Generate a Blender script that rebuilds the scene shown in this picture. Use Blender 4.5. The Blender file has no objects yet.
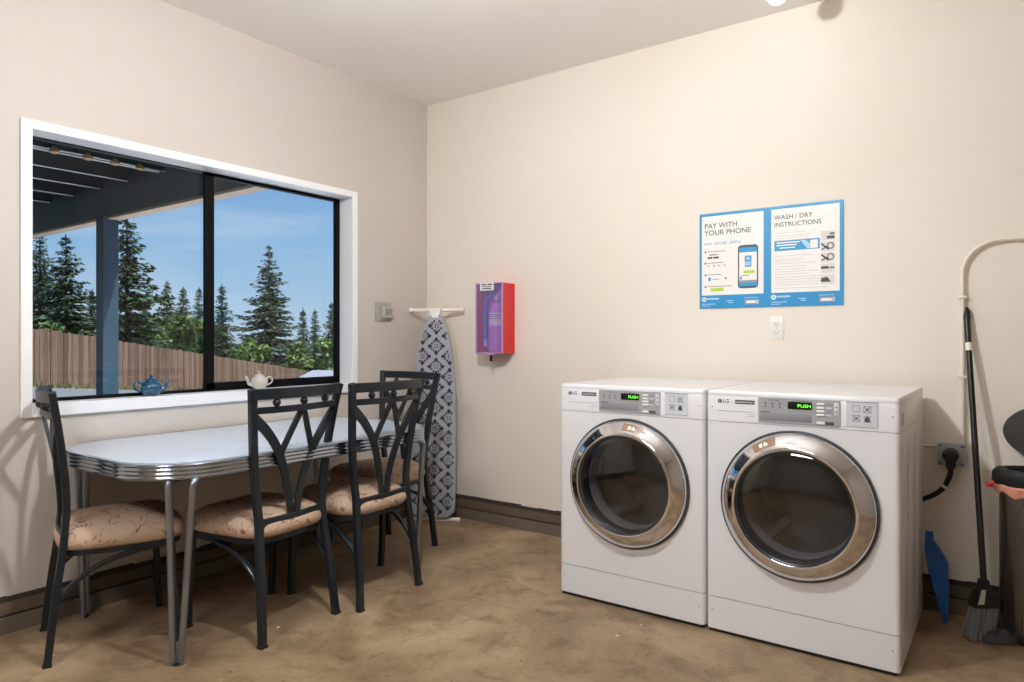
import bpy, bmesh, math, random
from mathutils import Vector, Matrix, noise
R = math.radians
PI = math.pi
sc = bpy.context.scene
col = sc.collection

# ------------------------------------------------------------------ camera, world, sun, exposure
CAM = Vector((3.297, -3.551, 1.18))
FOC = 695.0
cd = bpy.data.cameras.new('camera')
cam = bpy.data.objects.new('camera', cd)
col.objects.link(cam)
cam.location = CAM
cam.rotation_euler = (R(90), 0, R(35.9))
cd.sensor_width = 36.0
cd.lens = FOC / 1024 * 36.0
cd.shift_y = -1.5 / 1024
cd.clip_end = 500
sc.camera = cam
sc.view_settings.view_transform = 'Standard'
sc.view_settings.look = 'None'
sc.view_settings.exposure = 0.0
sc.view_settings.gamma = 1.0
sc.view_settings.use_curve_mapping = False
sc.cycles.use_denoising = True
sc.cycles.max_bounces = 10
sc.cycles.diffuse_bounces = 6
sc.cycles.transparent_max_bounces = 12
sc.cycles.sample_clamp_indirect = 6.0
sc.cycles.caustics_reflective = False
sc.cycles.caustics_refractive = False


def lin(r, g, b):
    f = lambda c: (c / 255) / 12.92 if c / 255 <= .04045 else ((c / 255 + .055) / 1.055) ** 2.4
    return (f(r), f(g), f(b), 1.0)


def make_world():
    w = bpy.data.worlds.new('sky')
    sc.world = w
    w.use_nodes = True
    nt = w.node_tree
    N, L = nt.nodes, nt.links
    N.clear()
    out = N.new('ShaderNodeOutputWorld')
    bg = N.new('ShaderNodeBackground')
    tc = N.new('ShaderNodeTexCoord')
    sep = N.new('ShaderNodeSeparateXYZ')
    L.new(tc.outputs['Generated'], sep.inputs[0])
    rp = N.new('ShaderNodeValToRGB')
    e = rp.color_ramp.elements
    e[0].position = 0.0; e[0].color = lin(120, 125, 125)
    e[1].position = 1.0; e[1].color = lin(150, 190, 245)
    for p, c in ((.495, (150, 165, 180)), (.503, (180, 206, 230)), (.56, (146, 188, 228)), (.63, (104, 158, 216)), (.75, (96, 152, 216))):
        n = e.new(p); n.color = lin(*c)
    mr = N.new('ShaderNodeMapRange')
    mr.inputs[1].default_value = -1; mr.inputs[2].default_value = 1
    L.new(sep.outputs[2], mr.inputs[0])
    L.new(mr.outputs[0], rp.inputs[0])
    mp = N.new('ShaderNodeMapping')
    mp.inputs['Scale'].default_value = (2.2, 2.2, 13.0)
    mp.inputs['Rotation'].default_value = (R(6), R(-5), 0)
    L.new(tc.outputs['Generated'], mp.inputs[0])
    ns = N.new('ShaderNodeTexNoise')
    ns.inputs['Scale'].default_value = 1.6
    ns.inputs['Detail'].default_value = 6
    ns.inputs['Roughness'].default_value = .55
    L.new(mp.outputs[0], ns.inputs['Vector'])
    cr = N.new('ShaderNodeValToRGB')
    cr.color_ramp.elements[0].position = .5
    cr.color_ramp.elements[1].position = .78
    cr.color_ramp.elements[1].color = (.42, .42, .42, 1)
    L.new(ns.outputs[0], cr.inputs[0])
    mx = N.new('ShaderNodeMix'); mx.data_type = 'RGBA'
    L.new(cr.outputs[0], mx.inputs[0])
    L.new(rp.outputs[0], mx.inputs[6])
    mx.inputs[7].default_value = lin(225, 235, 245)
    L.new(mx.outputs[2], bg.inputs[0])
    # the sky overhead and round the sun is brighter than the blue above the horizon
    up = N.new('ShaderNodeMapRange')
    up.inputs[1].default_value = .42; up.inputs[2].default_value = .8
    up.inputs[3].default_value = 1.0; up.inputs[4].default_value = 3.6
    L.new(sep.outputs[2], up.inputs[0])
    L.new(up.outputs[0], bg.inputs[1])
    L.new(bg.outputs[0], out.inputs[0])


make_world()
sd = bpy.data.lights.new('sun', 'SUN')
sd.energy = 8.5
sd.angle = R(.6)
sd.color = (1.0, .95, .86)
sun = bpy.data.objects.new('sun', sd)
col.objects.link(sun)
sun.rotation_euler = Vector((-.36, -.22, -.90)).to_track_quat('-Z', 'Y').to_euler()
LAMP_W = .91          # overall scale of the ceiling lamps and the added fill


# ------------------------------------------------------------------ materials
def mat(name, rgb, rough=.5, metal=0.0, spec=.5, coat=0.0, emit=None, estr=0.0, alpha=None):
    m = bpy.data.materials.new(name)
    m.use_nodes = True
    b = m.node_tree.nodes['Principled BSDF']
    b.inputs['Base Color'].default_value = lin(*rgb)
    b.inputs['Roughness'].default_value = rough
    b.inputs['Metallic'].default_value = metal
    b.inputs['Specular IOR Level'].default_value = spec
    b.inputs['Coat Weight'].default_value = coat
    b.inputs['Coat Roughness'].default_value = .08
    if emit:
        b.inputs['Emission Color'].default_value = lin(*emit)
        b.inputs['Emission Strength'].default_value = estr
    return m


def nodes(m):
    return m.node_tree.nodes, m.node_tree.links, m.node_tree.nodes['Principled BSDF']


def tex_coord(m, scale=(1, 1, 1), src='Object', rot=(0, 0, 0)):
    N, L, b = nodes(m)
    tc = N.new('ShaderNodeTexCoord')
    mp = N.new('ShaderNodeMapping')
    mp.inputs['Scale'].default_value = scale
    mp.inputs['Rotation'].default_value = rot
    L.new(tc.outputs[src], mp.inputs[0])
    return mp.outputs[0]


def noise_node(m, vec, scale, detail=4, rough=.5, dist=0.0):
    N, L, b = nodes(m)
    n = N.new('ShaderNodeTexNoise')
    n.inputs['Scale'].default_value = scale
    n.inputs['Detail'].default_value = detail
    n.inputs['Roughness'].default_value = rough
    n.inputs['Distortion'].default_value = dist
    L.new(vec, n.inputs['Vector'])
    return n.outputs[0]


def ramp(m, val, stops):
    N, L, b = nodes(m)
    r = N.new('ShaderNodeValToRGB')
    e = r.color_ramp.elements
    e[0].position = stops[0][0]; e[0].color = stops[0][1]
    e[1].position = stops[-1][0]; e[1].color = stops[-1][1]
    for p, c in stops[1:-1]:
        n = e.new(p); n.color = c
    L.new(val, r.inputs[0])
    return r.outputs[0]


def mixc(m, fac, a, b_, mode='MIX'):
    N, L, b = nodes(m)
    x = N.new('ShaderNodeMix'); x.data_type = 'RGBA'; x.blend_type = mode
    for s, i in ((fac, 0), (a, 6), (b_, 7)):
        if hasattr(s, 'is_linked'):
            L.new(s, x.inputs[i])
        else:
            x.inputs[i].default_value = s
    return x.outputs[2]


def bump(m, val, strength, dist=.01):
    N, L, b = nodes(m)
    n = N.new('ShaderNodeBump')
    n.inputs['Strength'].default_value = strength
    n.inputs['Distance'].default_value = dist
    L.new(val, n.inputs['Height'])
    L.new(n.outputs[0], b.inputs['Normal'])


def mat_wall(name, rgb, rgb2):
    m = mat(name, rgb, .55, spec=.3)
    N, L, b = nodes(m)
    v = tex_coord(m)
    big = noise_node(m, v, 1.1, 3)
    c = ramp(m, big, [(.35, lin(*rgb)), (.7, lin(*rgb2))])
    L.new(c, b.inputs['Base Color'])
    bump(m, noise_node(m, v, 55, 3), .12, .006)
    return m


def mat_floor():
    m = mat('brown concrete', (140, 115, 85), .5, spec=.35)
    N, L, b = nodes(m)
    v = tex_coord(m)
    a = noise_node(m, v, 1.7, 8, .62, .6)
    c1 = ramp(m, a, [(.3, lin(102, 85, 66)), (.5, lin(142, 121, 95)), (.68, lin(174, 152, 124))])
    s = noise_node(m, v, 7.5, 9, .7, .4)
    c2 = ramp(m, s, [(.36, lin(140, 115, 88)), (.5, (1, 1, 1, 1))])
    c = mixc(m, .42, c1, c2, 'MULTIPLY')
    sp = noise_node(m, v, 38, 4, .6)
    d = ramp(m, sp, [(.62, (0, 0, 0, 1)), (.72, (1, 1, 1, 1))])
    c = mixc(m, d, c, lin(98, 76, 54))
    w = noise_node(m, tex_coord(m, (1, 1, 1), rot=(.3, .2, .9)), 23, 2, .5)
    d2 = ramp(m, w, [(.76, (0, 0, 0, 1)), (.79, (1, 1, 1, 1))])
    c = mixc(m, d2, c, lin(215, 200, 175))
    L.new(c, b.inputs['Base Color'])
    r = ramp(m, a, [(.3, (.38, .38, .38, 1)), (.7, (.6, .6, .6, 1))])
    L.new(r, b.inputs['Roughness'])
    bump(m, s, .12, .01)
    return m


def mat_fabric():
    m = mat('peach squiggle fabric', (196, 160, 134), .75, spec=.25)
    N, L, b = nodes(m)
    v = tex_coord(m)
    n = noise_node(m, v, 13, 2.5, .45, 1.2)
    c = ramp(m, n, [(.482, (0, 0, 0, 1)), (.492, (1, 1, 1, 1)), (.506, (1, 1, 1, 1)), (.516, (0, 0, 0, 1))])
    base = mixc(m, noise_node(m, v, 3, 2), lin(200, 176, 154), lin(180, 152, 131))
    c = mixc(m, c, base, lin(128, 98, 80))
    L.new(c, b.inputs['Base Color'])
    bump(m, noise_node(m, v, 300, 2), .2, .002)
    return m


def mat_fence():
    m = mat('weathered cedar', (150, 118, 98), .85, spec=.2)
    N, L, b = nodes(m)
    g = N.new('ShaderNodeNewGeometry')
    c = ramp(m, g.outputs['Random Per Island'], [(0, lin(94, 74, 61)), (.5, lin(118, 95, 79)), (1, lin(140, 115, 97))])
    v = tex_coord(m, (12, 12, .7))
    c2 = ramp(m, noise_node(m, v, 1.5, 5, .6), [(.3, lin(185, 165, 150)), (.6, (1, 1, 1, 1))])
    L.new(mixc(m, .8, c, c2, 'MULTIPLY'), b.inputs['Base Color'])
    return m


def mat_leaf(name, a, b_, c_):
    m = mat(name, a, .7, spec=.2)
    N, L, b = nodes(m)
    g = N.new('ShaderNodeNewGeometry')
    L.new(ramp(m, g.outputs['Random Per Island'], [(0, lin(*a)), (.6, lin(*b_)), (1, lin(*c_))]), b.inputs['Base Color'])
    return m


def mat_glass(name, tint=(1, 1, 1, 1), refl=1.0, ior=1.45, rough=0.0):
    m = bpy.data.materials.new(name)
    m.use_nodes = True
    N, L = m.node_tree.nodes, m.node_tree.links
    N.clear()
    o = N.new('ShaderNodeOutputMaterial')
    t = N.new('ShaderNodeBsdfTransparent'); t.inputs[0].default_value = tint
    g = N.new('ShaderNodeBsdfGlossy'); g.inputs['Roughness'].default_value = rough
    g.inputs[0].default_value = (refl, refl, refl, 1)
    f = N.new('ShaderNodeFresnel'); f.inputs[0].default_value = ior
    x = N.new('ShaderNodeMixShader')
    gm = N.new('ShaderNodeNewGeometry')
    iv = N.new('ShaderNodeMath'); iv.operation = 'SUBTRACT'; iv.inputs[0].default_value = 1.0
    L.new(gm.outputs['Backfacing'], iv.inputs[1])
    mu = N.new('ShaderNodeMath'); mu.operation = 'MULTIPLY'
    L.new(f.outputs[0], mu.inputs[0]); L.new(iv.outputs[0], mu.inputs[1])
    L.new(mu.outputs[0], x.inputs[0]); L.new(t.outputs[0], x.inputs[1]); L.new(g.outputs[0], x.inputs[2])
    L.new(x.outputs[0], o.inputs[0])
    return m


def mat_brushed(name, rgb, rough, sc_):
    m = mat(name, rgb, rough, 1.0)
    N, L, b = nodes(m)
    v = tex_coord(m, sc_)
    n = noise_node(m, v, 4, 4)
    L.new(ramp(m, n, [(.3, (rough * .8,) * 3 + (1,)), (.7, (rough * 1.25,) * 3 + (1,))]), b.inputs['Roughness'])
    return m


M = {}
M['wall'] = mat_wall('cream wall paint', (202, 195, 187), (207, 201, 193))  # greyed to paint in the weaker light on the window wall
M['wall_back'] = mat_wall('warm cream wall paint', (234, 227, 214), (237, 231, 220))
M['ceil'] = mat_wall('ceiling paint', (240, 237, 232), (243, 240, 236))
M['wall_plain'] = mat_wall('dull buff wall paint', (158, 150, 140), (166, 158, 148))  # unseen walls, darkened to cut the bounced fill light
M['floor'] = mat_floor()
M['trim'] = mat('white trim paint', (244, 245, 248), .35)
M['black_frame'] = mat('black aluminium', (5, 5, 6), .55, spec=.15)
M['glass'] = mat_glass('window glass', (.97, .985, .98, 1))
M['chair'] = mat('dark slate painted steel', (15, 24, 32), .42, spec=.4)
nodes(M['chair'])[2].inputs['Coat Weight'].default_value = .25
M['fabric'] = mat_fabric()
M['laminate'] = mat('white laminate', (206, 222, 242), .2, spec=.6, coat=.4)
M['seam'] = mat('seam', (90, 95, 105), .5)
M['chrome'] = mat('chrome', (225, 225, 228), .07, 1.0)
M['chrome_band'] = mat('chrome banding', (158, 167, 180), .12, 1.0)
M['steel_tube'] = mat('satin steel tube', (150, 158, 170), .36, 1.0)
M['dryer'] = mat('white enamel', (226, 228, 232), .28, spec=.5, coat=.2)
M['dryer_panel'] = mat('silver grey panel', (158, 160, 165), .4)
M['dryer_pale'] = mat('pale grey plate', (205, 210, 218), .4)
M['dark_bezel'] = mat('dark grey bezel', (74, 78, 84), .3, .6)
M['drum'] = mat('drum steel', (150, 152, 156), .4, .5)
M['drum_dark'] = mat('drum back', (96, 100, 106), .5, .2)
M['door_glass'] = mat_glass('smoked door glass', (.62, .64, .67, 1), 1.0, 1.75)
M['rubber'] = mat('black rubber', (16, 16, 17), .6)
M['ink'] = mat('dark print', (70, 72, 78), .6)
M['ink_soft'] = mat('soft grey print', (150, 152, 158), .6)
M['white_print'] = mat('white print', (240, 240, 240), .6)
M['display'] = mat('black display', (10, 16, 14), .15)
M['led'] = mat('green led', (60, 255, 60), .5, emit=(120, 255, 40), estr=1.6)
M['poster_blue'] = mat('poster blue', (28, 142, 200), .45, coat=.15)
M['poster_white'] = mat('poster white', (242, 240, 236), .45, coat=.15)
M['blue_print'] = mat('blue print', (40, 150, 205), .5)
M['green_print'] = mat('lime print', (186, 208, 72), .5)
M['pale_blue_print'] = mat('pale blue print', (170, 210, 232), .5)
M['plastic_white'] = mat('white plastic', (238, 236, 230), .35)
M['plastic_grey'] = mat('grey plastic', (168, 166, 160), .4)
M['red'] = mat('red enamel', (214, 28, 34), .3, coat=.3)
M['lilac'] = mat('lilac cabinet lining', (206, 166, 228), .4)  # cabinet red with the blue window reflection painted in
M['lilac_red'] = mat('lilac painted cylinder', (206, 148, 214), .3)  # red cylinder, its colour mixed with the reflected window blue
M['hose'] = mat('blue hose', (14, 124, 214), .4)  # dark hose coloured as the blue glare of the window
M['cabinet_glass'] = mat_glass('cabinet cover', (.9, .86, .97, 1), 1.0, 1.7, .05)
_nt = M['cabinet_glass'].node_tree          # purple haze mixed in for the window reflection on the cover
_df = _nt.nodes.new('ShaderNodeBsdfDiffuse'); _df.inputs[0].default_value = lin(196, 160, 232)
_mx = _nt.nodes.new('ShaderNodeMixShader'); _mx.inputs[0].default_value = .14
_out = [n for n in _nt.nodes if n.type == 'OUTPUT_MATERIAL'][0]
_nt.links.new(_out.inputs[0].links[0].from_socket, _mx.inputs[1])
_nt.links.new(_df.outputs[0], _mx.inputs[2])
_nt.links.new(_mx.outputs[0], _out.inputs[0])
M['board_grey'] = mat('blue grey cotton', (164, 167, 176), .85, spec=.1)
M['board_ink'] = mat('charcoal cotton print', (66, 68, 74), .85, spec=.1)
M['blue_ceramic'] = mat('blue glaze', (24, 76, 108), .12, coat=.6)
M['white_ceramic'] = mat('cream glaze', (200, 198, 188), .15, coat=.5)
M['teal'] = mat('dark teal paint', (38, 66, 84), .6)
M['teal_deck'] = mat('dark teal deck', (20, 40, 52), .7)
M['edge_wood'] = mat('bare fir', (178, 156, 140), .7)
M['cord'] = mat('pale cord', (242, 244, 242), .6)
M['bulb_amber'] = mat('amber bulb', (178, 140, 100), .2)
M['fence'] = mat_fence()
M['asphalt'] = mat('grey asphalt', (88, 86, 82), .9)
M['concrete'] = mat('pale concrete', (240, 238, 233), .85)  # made very pale to bounce sunlight up to the window head
M['grass'] = mat_leaf('meadow grass', (82, 89, 53), (115, 115, 72), (144, 137, 94))
M['bark'] = mat('bark', (84, 68, 54), .9)
M['conifer'] = mat_leaf('fir needles', (37, 53, 41), (55, 73, 49), (86, 101, 63))
M['conifer_warm'] = mat_leaf('pine needles', (48, 55, 34), (72, 77, 43), (110, 104, 56))
M['conifer_far'] = mat_leaf('distant needles', (43, 60, 46), (61, 79, 53), (86, 101, 63))
M['bush'] = mat_leaf('bush leaves', (56, 79, 34), (89, 111, 49), (129, 141, 72))
M['bush_dark'] = mat_leaf('dark bush leaves', (46, 67, 34), (72, 89, 46), (106, 115, 61))
M['roof_grey'] = mat('grey shingle', (120, 118, 122), .9)
M['siding'] = mat('tan siding', (170, 155, 135), .8)
M['grime'] = mat('dark gap', (62, 55, 48), .9)
M['bare_wood'] = mat('raw sill plate', (100, 86, 70), .8)
M['curb'] = mat('rough concrete curb', (108, 98, 86), .9)
M['broom_black'] = mat('black metal handle', (18, 18, 20), .35)
M['broom_grey'] = mat('grey bristle', (112, 112, 112), .8)
M['dustpan'] = mat('blue plastic', (14, 96, 176), .35)
M['stainless'] = mat_brushed('brushed stainless', (150, 148, 144), .32, (40, 40, 1))
M['lid'] = mat('dark grey plastic', (62, 60, 58), .6, spec=.2)
M['liner'] = mat('pale red liner', (222, 150, 130), .4)
M['liner_edge'] = mat('red drawstring', (226, 92, 74), .4)
M['rag'] = mat('grey cloth', (92, 90, 94), .9)
M['bulb'] = mat('lamp bulb', (255, 250, 240), .4, emit=(252, 251, 252), estr=1.0)
M['paint_pipe'] = mat('painted conduit', (233, 225, 212), .5)
M['box_grey'] = mat('galvanised grey', (132, 138, 146), .4, .4)


# ------------------------------------------------------------------ mesh helpers
class MB:
    def __init__(self):
        self.bm = bmesh.new()
        self.mats = []
        self.cur = 0

    def use(self, m):
        if m not in self.mats:
            self.mats.append(m)
        self.cur = self.mats.index(m)
        return self

    def _tag(self, fs):
        for f in fs:
            f.material_index = self.cur

    def box(self, x0, x1, y0, y1, z0, z1, bev=0.0, seg=2):
        r = bmesh.ops.create_cube(self.bm, size=1.0, matrix=Matrix.Translation(((x0 + x1) / 2, (y0 + y1) / 2, (z0 + z1) / 2)) @ Matrix.Diagonal((abs(x1 - x0), abs(y1 - y0), abs(z1 - z0), 1)))
        vs = r['verts']
        fs = set(f for v in vs for f in v.link_faces)
        self._tag(fs)
        if bev > 0:
            es = set(e for v in vs for e in v.link_edges)
            b = bmesh.ops.bevel(self.bm, geom=list(es), offset=bev, segments=seg, profile=.5, affect='EDGES', clamp_overlap=True)
            self._tag(b['faces'])
        return self

    def loop(self, pts):
        return [self.bm.verts.new(p) for p in pts]

    def face(self, vs):
        try:
            f = self.bm.faces.new(vs)
            f.material_index = self.cur
            return f
        except ValueError:
            return None

    def bridge(self, a, b, closed=True):
        n = len(a)
        for i in range(n if closed else n - 1):
            j = (i + 1) % n
            self.face((a[i], a[j], b[j], b[i]))

    def loft(self, rings, cap=True, closed=True):
        ls = [self.loop(r) for r in rings]
        for a, b in zip(ls, ls[1:]):
            self.bridge(a, b, closed)
        if cap:
            self.face(list(reversed(ls[0])))
            self.face(ls[-1])
        return self

    def tube(self, pts, r, n=10, cap=True, ref=None):
        pts = [Vector(p) for p in pts]
        rs = r if isinstance(r, (list, tuple)) else [r] * len(pts)
        rings = []
        t0 = (pts[1] - pts[0]).normalized()
        ref = Vector(ref) if ref else (Vector((0, 0, 1)) if abs(t0.z) < .9 else Vector((1, 0, 0)))
        u = (ref - ref.dot(t0) * t0).normalized()
        for i, p in enumerate(pts):
            t = (pts[min(i + 1, len(pts) - 1)] - pts[max(i - 1, 0)]).normalized()
            u = (u - u.dot(t) * t).normalized()
            w = t.cross(u)
            rings.append([p + (u * math.cos(2 * PI * k / n) + w * math.sin(2 * PI * k / n)) * rs[i] for k in range(n)])
        return self.loft(rings, cap)

    def bar(self, pts, wv, hw, hn, nv=None):
        """rectangular bar swept along pts; wv = width direction (vector or one per point), hw / hn half sizes (number or list)"""
        pts = [Vector(p) for p in pts]
        n = len(pts)
        rings = []
        for i, p in enumerate(pts):
            t = (pts[min(i + 1, n - 1)] - pts[max(i - 1, 0)]).normalized()
            w = Vector(wv[i] if isinstance(wv, list) else wv)
            w = (w - w.dot(t) * t).normalized()
            q = t.cross(w)
            a = hw[i] if isinstance(hw, list) else hw
            b = hn[i] if isinstance(hn, list) else hn
            c = min(a, b) * .25
            rings.append([p + w * sx + q * sy for sx, sy in ((a - c, -b), (a, -b + c), (a, b - c), (a - c, b), (-a + c, b), (-a, b - c), (-a, -b + c), (-a + c, -b))])
        return self.loft(rings)

    def lathe(self, prof, axis='z', seg=32, origin=(0, 0, 0), cap=False, sy=1.0):
        o = Vector(origin)
        rings = []
        for r, h in prof:
            ring = []
            for k in range(seg):
                a = 2 * PI * k / seg
                c, s = r * math.cos(a), r * math.sin(a) * sy
                if axis == 'z':
                    ring.append(o + Vector((c, s, h)))
                elif axis == 'y':
                    ring.append(o + Vector((c, h, s)))
                else:
                    ring.append(o + Vector((h, c, s)))
            rings.append(ring)
        return self.loft(rings, cap)

    def prism(self, pts2, z0, z1, f=lambda x, y, z: (x, y, z)):
        a = [f(x, y, z0) for x, y in pts2]
        b = [f(x, y, z1) for x, y in pts2]
        return self.loft([a, b])

    def sphere(self, c, r, u=16, v=10, sz=1.0):
        rr = bmesh.ops.create_uvsphere(self.bm, u_segments=u, v_segments=v, radius=r, matrix=Matrix.Translation(c) @ Matrix.Diagonal((1, 1, sz, 1)))
        self._tag(set(f for vv in rr['verts'] for f in vv.link_faces))
        return self

    def build(self, name, m=None, parent=None, smooth=True, angle=35, recalc=True):
        if recalc:
            bmesh.ops.recalc_face_normals(self.bm, faces=self.bm.faces[:])
        me = bpy.data.meshes.new(name)
        self.bm.to_mesh(me)
        self.bm.free()
        for x in (self.mats or [m]):
            me.materials.append(x)
        if smooth:
            me.polygons.foreach_set('use_smooth', [True] * len(me.polygons))
            me.set_sharp_from_angle(angle=R(angle))
        o = bpy.data.objects.new(name, me)
        col.objects.link(o)
        if parent:
            o.parent = parent
        return o


def tag(o, label=None, cat=None, group=None, kind=None):
    if label: o['label'] = label
    if cat: o['category'] = cat
    if group: o['group'] = group
    if kind: o['kind'] = kind
    return o


def empty(name, loc=(0, 0, 0), rz=0.0, **k):
    o = bpy.data.objects.new(name, None)
    col.objects.link(o)
    o.location = loc
    o.rotation_euler = (0, 0, rz)
    o.empty_display_size = .1
    return tag(o, **k)


def kids(o):
    return [c for c in bpy.data.objects if c.parent == o]


def copy_tree(o, parent=None):
    c = o.copy()
    col.objects.link(c)
    c.parent = parent
    for ch in kids(o):
        copy_tree(ch, c)
    return c


def text(body, m, parent, name, x, y, z, width=None, size=None, align='LEFT', ext=.0003, squash=1.0, bold=0.0):
    """lettering standing on a plane that faces -y; (x, z) is the baseline start; a mesh"""
    cu = bpy.data.curves.new('t', 'FONT')
    cu.body = body
    cu.align_x = align
    cu.size = 1.0
    cu.extrude = 0.0
    cu.offset = bold
    cu.resolution_u = 3
    ob = bpy.data.objects.new('t', cu)
    col.objects.link(ob)
    dg = bpy.context.evaluated_depsgraph_get()
    me = bpy.data.meshes.new_from_object(ob.evaluated_get(dg))
    bpy.data.objects.remove(ob)
    bpy.data.curves.remove(cu)
    xs = [v.co.x for v in me.vertices]
    w = max(xs) - min(xs)
    s = width / w if width else size
    for v in me.vertices:
        c = v.co.copy()
        v.co = (c.x * s, 0, c.y * s * squash)
    me.materials.clear()
    me.materials.append(m)
    me.name = name
    o = bpy.data.objects.new(name, me)
    col.objects.link(o)
    o.location = (x, y, z)
    if parent: o.parent = parent
    return o


def rrect(x0, x1, y0, y1, r, n=6):
    pts = []
    for cx, cy, a0 in ((x1 - r, y0 + r, -90), (x1 - r, y1 - r, 0), (x0 + r, y1 - r, 90), (x0 + r, y0 + r, 180)):
        for k in range(n + 1):
            a = R(a0 + 90 * k / n)
            pts.append((cx + r * math.cos(a), cy + r * math.sin(a)))
    return pts


def interp(tab, z):
    if z <= tab[0][0]: return tab[0][1]
    for (a, va), (b, vb) in zip(tab, tab[1:]):
        if z <= b:
            t = (z - a) / (b - a)
            return va + (vb - va) * t
    return tab[-1][1]


def catmull(pts, n=6):
    P = [Vector(p) for p in pts]
    out = []
    for i in range(len(P) - 1):
        p0, p1, p2, p3 = P[max(i - 1, 0)], P[i], P[i + 1], P[min(i + 2, len(P) - 1)]
        for k in range(n):
            t = k / n
            out.append(.5 * ((2 * p1) + (p2 - p0) * t + (2 * p0 - 5 * p1 + 4 * p2 - p3) * t * t + (3 * p1 - p0 - 3 * p2 + p3) * t ** 3))
    out.append(P[-1])
    return out


# ------------------------------------------------------------------ room shell
X1, Y1, HC = 5.2, -6.6, 2.794          # right wall, front wall, ceiling height
WT = .16                               # wall thickness
WY0, WY1, WZ0, WZ1 = -2.388, -.680, .910, 2.050     # window opening
MB().box(-WT, X1 + WT, Y1 - WT, WT, -.12, 0).build('floor', M['floor'], smooth=False)['kind'] = 'structure'
MB().box(-WT, X1 + WT, Y1 - WT, WT, HC, HC + .2).build('ceiling', M['ceil'], smooth=False)['kind'] = 'structure'
b = MB()
b.box(-WT, 0, Y1, WY0 - .012, 0, HC); b.box(-WT, 0, WY1 + .012, 0, 0, HC)
b.box(-WT, 0, WY0 - .012, WY1 + .012, 0, WZ0 - .02); b.box(-WT, 0, WY0 - .012, WY1 + .012, WZ1 + .012, HC)
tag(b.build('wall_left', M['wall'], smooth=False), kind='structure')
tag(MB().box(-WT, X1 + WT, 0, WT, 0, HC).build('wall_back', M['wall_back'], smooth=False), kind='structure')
tag(MB().box(X1, X1 + WT, Y1, 0, 0, HC).build('wall_right', M['wall_plain'], smooth=False), kind='structure')
tag(MB().box(-WT, X1 + WT, Y1 - WT, Y1, 0, HC).build('wall_front', M['wall_plain'], smooth=False), kind='structure')


def base_strip(name, along, a0, a1):
    """the exposed wall foot: dark gap, raw wood plate, groove and rough curb"""
    random.seed(5)
    b = MB()
    for m, d, z0, z1 in (('grime', .006, .118, .146), ('bare_wood', .016, .074, .122), ('grime', .008, .06, .078), ('curb', .02, 0, .064)):
        b.use(M[m])
        n = 40
        for k in range(n):
            u0, u1 = a0 + (a1 - a0) * k / n, a0 + (a1 - a0) * (k + 1) / n
            j = random.uniform(-.004, .004)
            if along == 'x':
                b.box(u0, u1, -d - (j if m == 'curb' else 0), .0, z0, z1 + (j if m == 'grime' and z1 > .1 else 0))
            else:
                b.box(0, d + (j if m == 'curb' else 0), u0, u1, z0, z1 + (j if m == 'grime' and z1 > .1 else 0))
    return tag(b.build(name, smooth=False), kind='structure')


base_strip('baseboard_back', 'x', .022, X1)
base_strip('baseboard_left', 'y', Y1, -.001)

# window trim: flat casing on the wall and the deep painted reveal
b = MB()
cw, ct = .042, .016
b.box(0, ct, WY0 - cw, WY0, WZ0 - .052, WZ1 + cw - .004, .003)
b.box(0, ct, WY1, WY1 + cw, WZ0 - .052, WZ1 + cw - .004, .003)
b.box(0, ct, WY0, WY1, WZ1, WZ1 + cw - .004, .003)
b.box(0, ct + .004, WY0 - .002, WY1 + .002, WZ0 - .052, WZ0 + .002, .003)
tag(b.build('trim_casing', M['trim'], smooth=False), kind='structure')
b = MB()
b.box(-WT, 0, WY0, WY1, WZ1, WZ1 + .012)
b.box(-WT, .0, WY0 - .012, WY0, WZ0 - .012, WZ1 + .012)
b.box(-WT, .0, WY1, WY1 + .012, WZ0 - .012, WZ1 + .012)
b.box(-WT, .0, WY0, WY1, WZ0 - .02, WZ0)
tag(b.build('trim_reveal', M['trim'], smooth=False), kind='structure')
# window: black aluminium slider
w = empty('window_1', (-.115, 0, 0), kind='structure')
b = MB()
fx0, fx1 = -.03, .012
fw = .014
b.box(fx0, fx1, WY0, WY1, WZ0, WZ0 + fw); b.box(fx0, fx1, WY0, WY1, WZ1 - .004, WZ1)
b.box(fx0, fx1, WY0, WY0 + fw, WZ0, WZ1); b.box(fx0, fx1, WY1 - fw, WY1, WZ0, WZ1)
b.box(fx0, fx1 - .02, -1.545, -1.52, WZ0, WZ1)
b.build('window_frame', M['black_frame'], w, smooth=False)
b = MB()
sx0, sx1 = -.008, .02
b.box(sx0, sx1, -1.57, WY1 - .012, WZ0 + .012, WZ0 + .045, .003); b.box(sx0, sx1, -1.57, WY1 - .012, WZ1 - .02, WZ1 - .004, .003)
b.box(sx0, sx1, -1.567, -1.519, WZ0 + .012, WZ1 - .004, .003); b.box(sx0, sx1, WY1 - .036, WY1 - .012, WZ0 + .012, WZ1 - .004, .003)
b.build('window_sash', M['black_frame'], w, smooth=False)
MB().box(-.016, -.012, WY0 + .01, -1.56, WZ0 + .01, WZ1 - .01).build('window_pane', M['glass'], w, smooth=False)
MB().box(.004, .008, -1.53, WY1 - .03, WZ0 + .04, WZ1 - .025).build('window_pane', M['glass'], w, smooth=False)


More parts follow.
